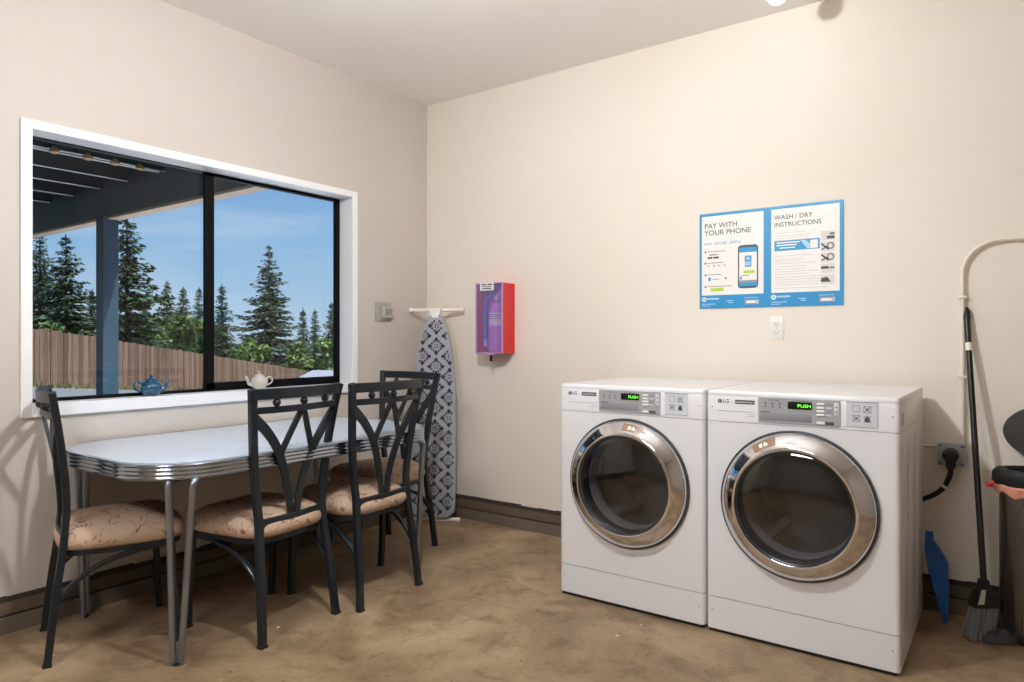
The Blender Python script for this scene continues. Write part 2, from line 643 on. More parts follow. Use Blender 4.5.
# ------------------------------------------------------------------ ceiling lamps and added fill panel
def ceiling_lamp(x, y, power, label, drop=0.0):
    t = empty('ceiling_lamp', (x, y, HC - drop), label=label, cat='lamp', group='bare bulb ceiling lamps')
    MB().lathe([(0, 0), (.06, 0), (.062, -.006), (.05, -.022), (.03, -.03), (.028, -.05), (0, -.05)], seg=24).build('lamp_base', M['plastic_white'], t)
    if drop:  # cord and rose added: a lowered bulb lights more of the ceiling
        MB().tube([(0, 0, -.01), (0, 0, drop)], .007, 8).build('hanging_cord', M['plastic_white'], t)
        MB().lathe([(.001, drop), (.05, drop), (.048, drop - .012), (.012, drop - .022), (.001, drop - .022)], seg=20).build('ceiling_rose', M['plastic_white'], t)
    m = M['bulb'].copy()
    area = 4 * PI * .045 ** 2
    m.node_tree.nodes['Principled BSDF'].inputs['Emission Strength'].default_value = power / (PI * area) * LAMP_W
    b = MB()
    prof = [(.001, -.045), (.016, -.047), (.018, -.06), (.032, -.082)]
    for k in range(0, 9):
        a = R(-50 + 140 * k / 8 * 1.0)
        prof.append((.045 * math.cos(R(40) - R(130) * k / 8) if k < 8 else .001, -.112 + .045 * math.sin(R(40) - R(130) * k / 8)))
    b.lathe(prof, seg=24)
    b.build('bulb', m, t)
    return t


ceiling_lamp(2.46, -.43, .9, 'bare bulb ceiling lamp close to the back wall above the dryers')
ceiling_lamp(1.95, -2.15, 116, 'bare bulb lamp hanging on a cord in mid room, out of frame', .27)


def fill_panel(x, y, power, label):  # added source behind the camera: soft fill for the dryer fronts
    t = empty('ceiling_panel_light', (x, y, HC), label=label, cat='lamp')
    b = MB()
    b.box(-.62, .62, -.32, -.30, -.05, 0); b.box(-.62, .62, .30, .32, -.05, 0)
    b.box(-.62, -.60, -.30, .30, -.05, 0); b.box(.60, .62, -.30, .30, -.05, 0)
    b.build('frame', M['plastic_white'], t, smooth=False)
    m = M['bulb'].copy()
    m.node_tree.nodes['Principled BSDF'].inputs['Emission Strength'].default_value = power / (PI * 1.2 * .6) * LAMP_W
    MB().box(-.60, .60, -.30, .30, -.04, -.03).build('diffuser', m, t, smooth=False)


fill_panel(2.1, -4.7, 92, 'white framed ceiling panel light behind the camera')


# ------------------------------------------------------------------ dinette table
def make_table():
    t = empty('dinette_table', (.46, -1.58, 0), label='chrome edged white dinette table pushed against the wall under the window', cat='table')
    ox, oy = .46, -1.58
    x0, x1, y0, y1 = .022 - ox, .908 - ox, -2.35 - oy, -.845 - oy
    zt = .735
    out = rrect(x0, x1, y0, y1, .265, 14)
    def clip(lo, hi):
        pts = []
        n = len(out)
        for i in range(n):
            p, q = out[i], out[(i + 1) % n]
            if lo <= p[1] <= hi: pts.append(p)
            for c in (lo, hi):
                if (p[1] - c) * (q[1] - c) < 0:
                    s = (c - p[1]) / (q[1] - p[1]); pts.append((p[0] + (q[0] - p[0]) * s, c))
        # sort crossings keep order along outline
        return pts
    s1, s2 = -1.795 - oy, -1.365 - oy
    for nm, lo, hi in (('tabletop', -9, s1 - .0012), ('leaf', s1 + .0012, s2 - .0012), ('tabletop', s2 + .0012, 9)):
        if nm == 'leaf':
            pl = [(x0, lo), (x1, lo), (x1, hi), (x0, hi)]
        else:
            pl = clip(lo, hi)
            cx = sum(p[0] for p in pl) / len(pl); cy = sum(p[1] for p in pl) / len(pl)
            pl.sort(key=lambda p: math.atan2(p[1] - cy, p[0] - cx))
        b = MB(); b.prism(pl, zt - .022, zt)
        b.build(nm, M['laminate'], t, angle=25)
    # ribbed chrome banding round the edge
    b = MB()
    rings = []
    prof = [(-.006, .0012)]
    for k in range(4):
        zz = -.003 - k * .0148
        prof += [(.003, zz), (.007, zz - .003), (.007, zz - .0085), (.003, zz - .0115)]
    prof += [(-.006, -.064)]
    n = len(out)
    for d, dz in prof:
        ring = []
        for i in range(n):
            p, q = Vector(out[i - 1]), Vector(out[(i + 1) % n])
            tn = (q - p).normalized()
            nn = Vector((tn.y, -tn.x))
            ring.append((out[i][0] + nn.x * d, out[i][1] + nn.y * d, zt + dz))
        rings.append(ring)
    b.loft(rings, cap=False)
    b.build('edge_band', M['chrome_band'], t, angle=60)
    # apron board under the top
    b = MB(); b.prism([(x * .9, y * .93) for x, y in out], zt - .066, zt - .023)
    b.build('underframe', M['rubber'], t, angle=30)
    # four V legs of bent tube
    for sx in (-1, 1):
        for sy in (-1, 1):
            cx, cy = (.868 - ox) * 1 if sx > 0 else (.075 - ox), ((-2.225 - oy) * -sy if sy < 0 else -.965 - oy)
            fx, fy = ((.835 - ox) if sx > 0 else (.09 - ox)), ((-2.222 - oy) * -sy if sy < 0 else -.975 - oy)
            dv = Vector((1, -sx * sy * -1, 0)).normalized() if False else Vector((1, 1 if sx * sy < 0 else -1, 0)).normalized()
            b = MB()
            for e in (-1, 1):
                p_top = Vector((cx, cy, zt - .062)) + dv * .042 * e
                p_ft = Vector((fx, fy, .012)) + dv * .013 * e
                inn = (Vector((0, 0, 0)) - Vector((cx, cy, 0))).normalized() * .05
                pts = catmull([p_top + inn * .6 + Vector((0, 0, .004)), p_top + Vector((0, 0, -.012)), p_top.lerp(p_ft, .12), p_top.lerp(p_ft, .5), p_ft], 6)
                b.tube(pts, .0125, 12)
            f = Vector((fx, fy, 0))
            b.tube([f + dv * -.024 + Vector((0, 0, .008)), f + dv * .024 + Vector((0, 0, .008))], .008, 8)
            lg = b.build('leg', M['steel_tube'], t)
            MB().lathe([(0, 0), (.013, 0), (.014, .012), (0, .012)], seg=12, origin=f, cap=False).build('foot_glide', M['rubber'], lg)
    return t


make_table()

# ------------------------------------------------------------------ dining chairs
SP = [(0, 0), (.2, .021), (.375, .045), (.52, .06), (.6, .06), (.7, .053), (.814, .04), (.924, .024), (.99, .013)]
HW = [(0, .195), (.2, .182), (.45, .166), (.55, .172), (.63, .183), (.8, .203), (.94, .222), (.99, .231)]


def back_pt(x, z):
    h = interp(HW, z)
    bow = .012 + .03 * max(0, (z - .45) / .55)
    return Vector((x, interp(SP, z) - bow * max(0, 1 - (x / h) ** 2), z))


def make_chair():
    t = empty('dining_chair')
    for s in (-1, 1):
        pts = catmull([(s * interp(HW, z), interp(SP, z), z) for z in (0, .12, .25, .375, .46, .55, .65, .75, .85, .93, .99)], 4)
        b = MB(); b.bar(pts, (1, 0, 0), .0155, .0125)
        lg = b.build('rear_upright', M['chair'], t, angle=40)
        b = MB(); b.box(s * .195 - .017, s * .195 + .017, -.015, .015, -.0, .01, .003)
        b.build('foot_glide', M['rubber'], lg)
        b = MB(); b.bar(catmull([(s * .213, .425, 0), (s * .216, .418, .13), (s * .212, .412, .27), (s * .205, .405, .388)], 5), (1, 0, 0), .0145, .0125)
        lg = b.build('front_leg', M['chair'], t, angle=40)
        b = MB(); b.box(s * .213 - .016, s * .213 + .016, .411, .439, 0, .01, .003)
        b.build('foot_glide', M['rubber'], lg)
        b = MB()
        b.bar(catmull([(s * .181, .022, .2), (s * .182, .07, .27), (s * .187, .162, .335), (s * .194, .288, .371), (s * .2, .40, .381)], 6), (1, 0, 0), .011, .008)
        b.build('arched_brace', M['chair'], t, angle=40)
    # rails of the back
    N = 16
    def rail(z0, z1, nm, th=.008):
        zc = (z0 + z1) / 2
        h = interp(HW, zc)
        pts = [back_pt(-h + 2 * h * k / N, zc) for k in range(N + 1)]
        b = MB(); b.bar(pts, (0, 0, 1), (z1 - z0) / 2, th)
        return b.build(nm, M['chair'], t, angle=40)
    rail(.949, .991, 'top_rail', .009)
    rail(.893, .919, 'second_rail')
    rail(.427, .475, 'bottom_rail')
    for k in (-1, 0, 1):
        MB().sphere(back_pt(k * .128, .934), .0158, 14, 10).build('ball', M['chair'], t)
    # arched lattice: two long arcs and an upturned V
    def strip(pxz, hw0, hw1):
        P = catmull([(x, z, 0) for x, z in pxz], 8)
        pts = [back_pt(p.x, p.y) for p in P]
        n = len(P)
        wv = []
        for i in range(n):
            d = P[min(i + 1, n - 1)] - P[max(i - 1, 0)]
            wv.append(Vector((d.y, 0, -d.x)).normalized())
        b = MB(); b.bar(pts, wv, [hw0 + (hw1 - hw0) * i / (n - 1) for i in range(n)], .006)
        return b.build('lattice_bar', M['chair'], t, angle=40)
    for s in (-1, 1):
        strip([(s * .207, .876), (s * .15, .818), (s * .095, .74), (s * .052, .64), (s * .026, .54), (s * .016, .466)], .021, .0145)
        strip([(s * .006, .899), (s * .032, .84), (s * .062, .772), (s * .083, .722)], .012, .0135)
    # seat: frame and domed cushion
    def seat_out(k, z, grow=0.0):
        ring = []
        n = 48
        for i in range(n):
            a = 2 * PI * i / n
            c, s_ = math.cos(a), math.sin(a)
            e = .42
            px = math.copysign(abs(c) ** e, c); py = math.copysign(abs(s_) ** e, s_)
            yy = .248 + py * (.212 + grow) * k
            hw = .188 + .036 * (py * .5 + .5)
            ring.append((px * (hw + grow) * k, yy, z))
        return ring
    b = MB(); b.loft([seat_out(1, .379, -.012), seat_out(1, .379, -.004), seat_out(1, .399, -.004)])
    b.build('seat_frame', M['chair'], t)
    b = MB()
    b.loft([seat_out(.97, .399), seat_out(1, .407, .004), seat_out(1.0, .427, .010), seat_out(1.0, .449, .006), seat_out(.95, .469), seat_out(.84, .484), seat_out(.6, .494), seat_out(.3, .498), seat_out(.05, .499)])
    b.build('seat_cushion', M['fabric'], t, angle=60)
    return t


chairs = [
    ((.288, -2.4425), (.322, .947), 'black metal dining chair at the near left end of the table, seen side on'),
    ((.947, -1.765), (-.99, -.10), 'black metal dining chair seen from behind, nearer of two along the table'),
    ((.985, -1.30), (-.997, -.06), 'black metal dining chair seen from behind, farther of two along the table'),
    ((.415, -.583), (-.03, -.9995), 'black metal dining chair at the far end of the table beside the ironing board'),
]
ch0 = None
for (x, y), F, lab in chairs:
    o = make_chair() if ch0 is None else copy_tree(ch0)
    ch0 = ch0 or o
    o.location = (x, y, 0)
    o.rotation_euler = (0, 0, math.atan2(-F[0], F[1]))
    tag(o, lab, 'chair', 'black metal chairs around the dinette table')


# ------------------------------------------------------------------ dryers
def bezel_loops(cx, cz, x0, x1, z0, z1, n=96):
    outp = []
    for k in range(n):
        a = 2 * PI * (k + .5) / n
        c, s = math.cos(a), math.sin(a)
        tx = ((x1 - cx) if c > 0 else (cx - x0)) / abs(c) if abs(c) > 1e-6 else 1e9
        tz = ((z1 - cz) if s > 0 else (cz - z0)) / abs(s) if abs(s) > 1e-6 else 1e9
        m_ = min(tx, tz)
        outp.append((cx + c * m_, cz + s * m_, a))
    # snap the nearest samples to the corners
    for X in (x0, x1):
        for Z in (z0, z1):
            i = min(range(n), key=lambda i: (outp[i][0] - X) ** 2 + (outp[i][1] - Z) ** 2)
            outp[i] = (X, Z, outp[i][2])
    return outp


def make_dryer():
    """front plane at local y = 0, back at y = .73, centred on x"""
    t = empty('dryer')
    W, Dp, rc = .3485, .722, .018
    # ---- cabinet body: front with a round hole, rounded front corners, sides and back
    def skin(z0, z1):
        pr = []
        pr.append((-W, Dp)); 
        for k in range(7):
            a = R(180 + 90 * k / 6); pr.append((-W + rc + rc * math.cos(a), rc + rc * math.sin(a)))
        for k in range(7):
            a = R(270 + 90 * k / 6); pr.append((W - rc + rc * math.cos(a), rc + rc * math.sin(a)))
        pr.append((W, Dp))
        return pr
    def shell(b, z0, z1, skip_front=False):
        pr = skin(z0, z1)
        lo = b.loop([(x, y, z0) for x, y in pr]); hi = b.loop([(x, y, z1) for x, y in pr])
        n = len(pr)
        for i in range(n):
            j = (i + 1) % n
            if skip_front and i == 7: continue
            b.face((lo[i], lo[j], hi[j], hi[i]))
        b.face(lo); b.face(hi)
    zb, zs, zk, zt = .0, .131, .848, .973
    hz, hr = .545, .222
    b = MB()
    shell(b, zs + .001, zk - .001, True)
    op = bezel_loops(0, hz, -W + rc, W - rc, zs + .001, zk - .001)
    a_ = b.loop([(x, 0, z) for x, z, an in op])
    c_ = b.loop([(hr * math.cos(an), 0, hz + hr * math.sin(an)) for x, z, an in op])
    b.bridge(a_, c_)
    body = b.build('cabinet', M['dryer'], t, angle=30)
    # pressed panel and handling slot on each side
    for s in (-1, 1):
        for y0, y1 in ((.07, .235), (.27, .46), (.495, .66)):
            x0_, x1_ = (W - .001, W + .0016) if s > 0 else (-W - .0016, -W + .001)
            MB().box(x0_, x1_, y0, y1, .1, .80, .0015).build('side_rib', M['dryer'], body)
        MB().box(s * W - .0008, s * W + .0012, .04, .075, .87, .915).build('side_slot', M['dryer_panel'], t)
    b = MB()
    shell(b, zb, zs - .002)
    b.build('toe_panel', M['dryer'], t, angle=30)
    for z in (zs, zk):
        MB().box(-W + .006, W - .006, .007, Dp - .01, z - .003, z + .003).build('panel_gap', M['ink'], t, smooth=False)
    for x in (-.29, .29):
        for y in (.07, .66):
            MB().lathe([(0, 0), (.022, 0), (.022, .008), (.012, .012), (.012, .03), (0, .03)], seg=14, origin=(x, y, -.0155)).build('foot', M['rubber'], t)
    b = MB(); b.box(-.338, .338, .006, .7, -.013, .002); b.build('base_pan', M['rubber'], t, smooth=False)  # black sheet stands for the shade in the gap under the dryer
    # ---- console and top
    b = MB()
    pr = skin(0, 0)
    rings = [[(x, y, zk + .001) for x, y in pr], [(x, y, .94) for x, y in pr], [(x * .996, y + .004 * (1 - y / Dp), .953) for x, y in pr]]
    b.loft(rings); b.build('console', M['dryer'], t, angle=30)
    b = MB()
    b.loft([[(x * .998, y + .003, .953) for x, y in pr], [(x, y + .002, .957) for x, y in pr], [(x, y + .004, .967) for x, y in pr], [(x * .992, y * .99 + .008, zt) for x, y in pr], [(x * .9, y * .86 + .045, zt + .0005) for x, y in pr]])
    b.build('top_panel', M['dryer'], t, angle=30)
    b = MB(); b.box(-.1, .1, .60, .63, zt, zt + .002, .0005); b.build('top_label', M['dryer_pale'], t)
    # silver control panel (local x measured from the dryer's left edge: L)
    L = -W
    Q = L + .005
    cp = MB(); cp.prism(rrect(Q + .204, Q + .498, .857, .953, .004, 3), -.004, .002, lambda x, z, y: (x, y, z))
    cp = cp.build('control_panel', M['dryer_panel'], t, angle=30)
    b = MB(); b.box(Q + .212, Q + .40, -.0048, -.003, .866, .897, .0005); b.build('notice_strip', mat_cache('notice grey', (136, 138, 144), .5), cp)
    b = MB(); b.box(Q + .315, Q + .402, -.006, -.003, .914, .942, .0006); b.build('display', M['display'], cp)
    text('PUSH', M['led'], cp, 'display_digits', Q + .35, -.0066, .9215, width=.046, bold=.0, squash=.85)
    for k in range(4):
        z = .938 - k * .0135
        MB().box(Q + .418, Q + .446, -.009, -.003, z - .0042, z + .0042, .002).build('button', M['plastic_white'], cp)
        MB().box(Q + .45, Q + .47, -.0046, -.003, z - .003, z + .003).build('button_caption', M['dryer_pale' if k % 2 else 'ink_soft'], cp, smooth=False)
    MB().box(Q + .418, Q + .446, -.008, -.003, .862, .872, .002).build('start_button', M['plastic_white'], cp)
    MB().box(Q + .448, Q + .478, -.0046, -.003, .861, .873).build('start_caption', M['ink'], cp, smooth=False)
    MB().box(Q + .478, Q + .494, -.006, -.003, .898, .945, .001).build('coin_strip', M['dryer_pale'], cp)
    for k in range(2):
        MB().box(Q + .4835, Q + .4885, -.0068, -.0055, .909 + k * .018, .914 + k * .018).build('indicator', M['ink'], cp, smooth=False)
    b = MB()
    for k in range(3):
        x = Q + .228 + k * .027
        b.box(x, x + .008, -.0046, -.003, .916, .919); b.box(x + .001, x + .006, -.0046, -.003, .922, .925); b.box(x + .001, x + .005, -.0046, -.003, .928, .936)
    b.box(Q + .246, Q + .282, -.0046, -.003, .9435, .9455); b.box(Q + .33, Q + .39, -.0046, -.003, .9445, .946)
    b.box(Q + .214, Q + .25, -.0056, -.0045, .8975, .9)
    b.build('panel_print', M['ink'], cp, smooth=False)
    # warning plate with four pictograms
    pl = MB(); pl.prism(rrect(Q + .519, Q + .621, .862, .953, .004, 3), -.003, .002, lambda x, z, y: (x, y, z))
    pl = pl.build('warning_plate', M['dryer_pale'], t, angle=30)
    def pict(kind, x, z):
        b = MB(); y0, y1 = -.0036, -.0025; s = .0115
        if kind != 3:
            for u in (-1, 1):
                b.box(x + u * s - .0008, x + u * s + .0008, y0, y1, z - s, z + s); b.box(x - s, x + s, y0, y1, z + u * s - .0008, z + u * s + .0008)
        if kind in (1, 2, 3):
            for d in (1, -1):
                b.bar([(x - s, -.003, z - s * d), (x + s, -.003, z + s * d)], (0, 1, 0), .0005, .0013)
        if kind in (1, 2):
            b.lathe([(.001, -.0036), (.006, -.0036), (.006, -.0025)], 'y', 10, (x, 0, z), cap=True)
        if kind == 3:
            b.lathe([(.001, -.0037), (.0095, -.0037), (.0095, -.0025)], 'y', 10, (x, 0, z - .002), cap=True)
            b.box(x - .003, x + .003, y0, y1, z, z + .013)
        b.build('pictogram', M['ink'] if kind == 3 else mat_cache('pict grey', (120, 126, 134), .6), pl, smooth=False)
    for k, (x, z) in enumerate(((.552, .928), (.588, .926), (.552, .893), (.588, .891))):
        pict(k, Q + x, z)
    MB().box(Q + .519, Q + .621, -.0045, -.002, .951, .954).build('plate_edge', M['dryer_panel'], pl, smooth=False)
    # maker's mark and badge
    b = MB(); b.lathe([(.001, -.0016), (.0085, -.0016), (.0085, .001)], 'y', 20, (L + .056, 0, .9305), cap=True)
    lg = b.build('logo_disc', M['ink'], t)
    b = MB(); b.box(L + .0545, L + .0557, -.0022, -.0015, .927, .935); b.box(L + .0545, L + .059, -.0022, -.0015, .9265, .9277); b.box(L + .051, L + .0525, -.0022, -.0015, .932, .9335)
    b.build('logo_mark', M['white_print'], lg, smooth=False)
    text('LG', M['ink'], t, 'logo_letters', L + .0675, -.0012, .9245, width=.024, bold=.012)
    b = MB(); b.box(L + .118, L + .194, -.002, .001, .9225, .9385, .0006); bd = b.build('badge', M['ink'], t)
    text('Commercial Dryer', M['white_print'], bd, 'badge_letters', L + .121, -.0026, .927, width=.07, squash=1.2, bold=.01)
    b = MB(); b.box(L + .05, L + .195, -.0006, .001, .8905, .8922)
    b.box(L + .168, L + .196, -.0006, .001, .881, .8825); b.box(L + .158, L + .196, -.0006, .001, .873, .8745)
    b.build('console_print', M['ink_soft'], t, smooth=False)
    # small screws
    for x, z in ((L + .673, .905), (L + .673, .075), (L + .024, .905), (L + .024, .075)):
        y = 0.0
        MB().lathe([(.0005, -.0022), (.0045, -.0018), (.006, .002)], 'y', 12, (x, .002, z), cap=True).build('screw', M['dark_bezel'] if z < .5 else M['chrome'], t)
    # ---- door: bezel, chrome ring, glass bowl, drum behind
    d = MB()
    d.lathe([(.286, .0), (.287, -.006), (.285, -.013), (.280, -.014), (.276, -.010)], 'y', 96, (0, 0, hz))
    door = d.build('door', M['dark_bezel'], t, angle=50)
    d = MB()
    d.lathe([(.279, -.008), (.2785, -.016), (.275, -.024), (.268, -.032), (.255, -.043), (.24, -.053), (.228, -.060), (.22, -.063), (.216, -.061), (.215, -.04)], 'y', 96, (0, 0, hz))
    d.build('door_ring', M['chrome'], door, angle=60)
    d = MB()
    d.lathe([(.2158, -.05), (.209, -.051), (.205, -.046), (.206, .02)], 'y', 96, (0, 0, hz))
    d.build('door_seal', M['dark_bezel'], door, angle=50)
    d = MB()
    d.lathe([(.207, -.046), (.19, -.052), (.16, -.058), (.11, -.064), (.05, -.067), (.001, -.068)], 'y', 96, (0, 0, hz))
    d.build('door_glass', M['door_glass'], door, angle=80)
    d = MB()
    d.use(M['drum']).lathe([(.2225, -.0005), (.2225, .01), (.205, .03), (.2, .09)], 'y', 64, (0, 0, hz))
    d.lathe([(.2, .09), (.28, .1), (.285, .5)], 'y', 64, (0, 0, hz))
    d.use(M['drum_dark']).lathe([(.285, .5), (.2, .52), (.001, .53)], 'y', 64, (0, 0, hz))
    d.use(M['drum'])
    for k in range(3):
        a = R(90 + 120 * k + 20)
        p0 = Vector((.28 * math.cos(a), .12, hz + .28 * math.sin(a))); q = Vector((-math.cos(a), 0, -math.sin(a)))
        d.bar([p0 + q * .025, p0 + q * .025 + Vector((0, .36, 0))], q, .03, .02)
    d.build('drum', None, t, angle=40)
    d = MB()
    for k in range(22):
        a = R(205 + k * 4.2)
        c = Vector((.212 * math.cos(a), .022, hz + .212 * math.sin(a)))
        d.sphere(c, .0026, 6, 4)
    d.build('lint_grille', M['white_print'], t)
    return t


_mc = {}
def mat_cache(name, rgb, rough):
    if name not in _mc: _mc[name] = mat(name, rgb, rough)
    return _mc[name]


d0 = make_dryer()
d0.location = (1.927, -.80, .0153)
d0.scale = (.994, .994, .987)
tag(d0, 'white front loading dryer, the left one, farther from the camera', 'dryer', 'commercial dryers along the back wall')
d1 = copy_tree(d0)
d1.location = (2.6275, -.80, .0153)
tag(d1, 'white front loading dryer, the right one, with its side panel showing', 'dryer', 'commercial dryers along the back wall')


def ring_patch(dryer, ang):  # brown patch with a white drawing, laid along the chrome ring
    door = [o for o in kids(dryer) if o.name.split('.')[0] == 'door'][0]
    def patch(b, a0, a1, u0, u1, lift):
        rows = []
        for k in range(9):
            a = R(90 - ang) - (a0 + (a1 - a0) * k / 8)
            row = []
            for u in (u0, (u0 + u1) / 2, u1):
                r = interp([(0, .270), (.45, .255), (1, .238)], u)
                y = interp([(0, -.0305), (.45, -.043), (1, -.0542)], u)
                row.append((r * math.cos(a), y - lift, .545 + r * math.sin(a)))
            rows.append(b.loop(row))
        for p, q in zip(rows, rows[1:]):
            b.bridge(p, q, False)
    b = MB(); patch(b, -.18, .18, .04, .96, .0012)
    st = b.build('warning_sticker', mat_cache('brown sticker', (146, 116, 90), .3), door, angle=60)
    b = MB(); patch(b, -.075, -.02, .3, .72, .002); patch(b, .0, .06, .4, .72, .002); patch(b, .01, .03, .25, .42, .002)
    b.build('sticker_drawing', M['white_print'], st, angle=60)


ring_patch(d0, 10)
ring_patch(d1, -25)


# ------------------------------------------------------------------ poster and wall fittings
def make_poster():
    px0, px1, pz0, pz1 = 1.951, 2.646, 1.342, 1.837
    t = MB(); t.box(px0, px1, -.006, 0, pz0, pz1)
    t = t.build('instruction_poster', M['poster_blue'], smooth=False)
    tag(t, 'blue bordered laundry instruction poster on the back wall above the dryers', 'poster')
    W_, H_ = px1 - px0, pz1 - pz0
    X = lambda u: px0 + u * W_
    Z = lambda v: pz1 - v * H_
    ys = -.0066
    def panel(nm, u0, u1, v0, v1, m, y=ys, parent=t):
        return MB().box(X(u0), X(u1), y, y + .002, Z(v1), Z(v0)).build(nm, m, parent, smooth=False)
    def lines(nm, items, m, parent, y=ys - .0004):
        b = MB()
        for u0, u1, v, h in items:
            b.box(X(u0), X(u1), y, y + .001, Z(v + h / 2), Z(v - h / 2))
        return b.build(nm, m, parent, smooth=False)
    a = panel('phone_panel', .018, .474, .03, .862, M['poster_white'])
    c = panel('wash_panel', .528, .977, .03, .862, M['poster_white'])
    yt = ys - .0006
    text('PAY WITH', M['ink'], a, 'heading', X(.038), yt, Z(.158), width=.168, bold=.008)
    text('YOUR PHONE', M['ink'], a, 'heading', X(.038), yt, Z(.232), width=.241, bold=.008)
    text('FAST. SECURE. SIMPLE.', M['blue_print'], a, 'subheading', X(.038), yt, Z(.335), width=.19)
    random.seed(3)
    for k, v in enumerate((.405, .525, .648, .772)):
        b = MB(); b.lathe([(.0005, yt), (.005, yt), (.005, yt + .001)], 'y', 14, (X(.046), 0, Z(v)), cap=True)
        b.build('step_dot', M['ink'], a)
        lines('step_text', [(.062, .062 + (.135, .12, .1, .185)[k], v - .002, .008)], M['ink_soft'], a)
    lines('step_badge', [(.062, .10, .468, .02), (.106, .148, .468, .02)], M['ink'], a)
    lines('step_text', [(.075, .14, .437, .014)], M['ink_soft'], a)
    lines('step_icon', [(.062, .078, .553, .008), (.108, .118, .553, .014), (.14, .156, .553, .008), (.185, .198, .553, .008), (.195, .206, .69, .02)], M['ink'], a)
    lines('step_icon', [(.066, .088, .692, .034)], M['blue_print'], a)
    lines('step_text', [(.1, .15, .695, .008)], M['ink_soft'], a)
    b = MB(); b.prism(rrect(X(.084), X(.186), Z(.822), Z(.788), .006, 4), yt, yt + .001, lambda x, z, y: (x, y, z)); b.build('lime_button', M['green_print'], a)
    # phone picture
    ph = MB(); ph.prism(rrect(X(.29), X(.436), Z(.802), Z(.36), .016, 5), yt, yt + .001, lambda x, z, y: (x, y, z)); ph = ph.build('phone_picture', M['ink'], a)
    y2 = yt - .0004
    def pp(nm, u0, u1, v0, v1, m, y=y2):
        return MB().box(X(u0), X(u1), y, y + .001, Z(v1), Z(v0)).build(nm, m, ph, smooth=False)
    pp('phone_header', 0.300, 0.427, .385, .435, M['blue_print'])
    pp('phone_screen', 0.300, 0.427, .435, .72, M['poster_white'])
    pp('phone_bar', 0.300, 0.427, .72, .745, M['ink_soft'])
    pp('phone_footer', 0.300, 0.427, .745, .782, M['blue_print'])
    pp('phone_tile', 0.341, 0.389, .47, .585, M['blue_print'], y2 - .0004)
    text('05', M['poster_white'], ph, 'tile_number', X(.3445), y2 - .0009, Z(.57), width=.026, bold=.01)
    pp('tile_icon', 0.353, 0.377, .485, .515, M['pale_blue_print'], y2 - .0006)
    b = MB(); b.prism(rrect(X(.3305), X(.4125), Z(.652), Z(.62), .006, 4), y2 - .0005, y2, lambda x, z, y: (x, y, z)); b.build('phone_button', M['green_print'], ph)
    pp('phone_icon', 0.305, 0.320, .685, .712, M['blue_print'], y2 - .0004)
    pp('phone_text', 0.312, 0.372, .668, .676, M['ink_soft'], y2 - .0004)
    # right panel
    text('WASH / DRY', M['ink'], c, 'heading', X(.548), yt, Z(.135), width=.18, bold=.008)
    text('INSTRUCTIONS', M['ink'], c, 'heading', X(.548), yt, Z(.208), width=.216, bold=.008)
    it = []
    for k, v in enumerate([.27, .3, .32, .345, .50, .53, .55, .575, .605, .63, .655, .68, .71, .735, .76, .785, .82]):
        it.append((.55, .55 + random.uniform(.19, .29) if v < .7 else .55 + random.uniform(.28, .39), v, .0045))
    lines('fine_print', it, mat_cache('faint print', (196, 197, 200), .6), c)
    bn = panel('banner', .55, .852, .348, .448, M['blue_print'], yt, c)
    lines('banner_text', [(.565, .72, .368, .012), (.565, .70, .393, .012), (.585, .69, .42, .01)], M['poster_white'], bn, yt - .0005)
    b = MB(); b.prism([(X(.725), Z(.355)), (X(.76), Z(.355)), (X(.82), Z(.441)), (X(.77), Z(.441))], yt - .0006, yt, lambda x, z, y: (x, y, z)); b.build('banner_swoosh', M['pale_blue_print'], bn)
    b = MB(); b.prism(rrect(X(.79), X(.84), Z(.44), Z(.36), .004, 3), yt - .0009, yt, lambda x, z, y: (x, y, z)); b.build('banner_picture', M['poster_white'], bn)
    for k in range(5):
        v = .285 + k * .105
        sq = panel('instruction_picture', .86, .945, v, v + .09, mat_cache('picture grey', (222, 219, 214), .6), yt, c)
        b = MB().use(M['ink'])
        zc = Z(v + .045); xc = X(.9025)
        if k in (1, 2):
            b.lathe([(.011, yt - .0006), (.016, yt - .0006), (.016, yt)], 'y', 16, (xc + .012, 0, zc + .003), cap=False)
            b.bar([(xc - .028, yt - .0004, zc + .014), (xc + .004, yt - .0004, zc - .014)], (0, 1, 0), .0004, .004)
            b.bar([(xc - .028, yt - .0004, zc - .014), (xc, yt - .0004, zc + .002)], (0, 1, 0), .0004, .003)
        elif k == 4:
            b.prism([(xc - .03, zc - .012), (xc + .014, zc - .012), (xc - .002, zc + .012), (xc - .03, zc + .006)], yt - .0006, yt, lambda x, z, y: (x, y, z))
        elif k == 3:
            b.box(xc - .03, xc + .004, yt - .0006, yt, zc - .002, zc + .01); b.box(xc + .008, xc + .03, yt - .0006, yt, zc, zc + .006)
        else:
            b.box(xc - .004, xc + .03, yt - .0006, yt, zc - .016, zc - .002); b.box(xc + .008, xc + .03, yt - .0006, yt, zc + .004, zc + .012)
        b.build('picture_drawing', None, sq, smooth=False)
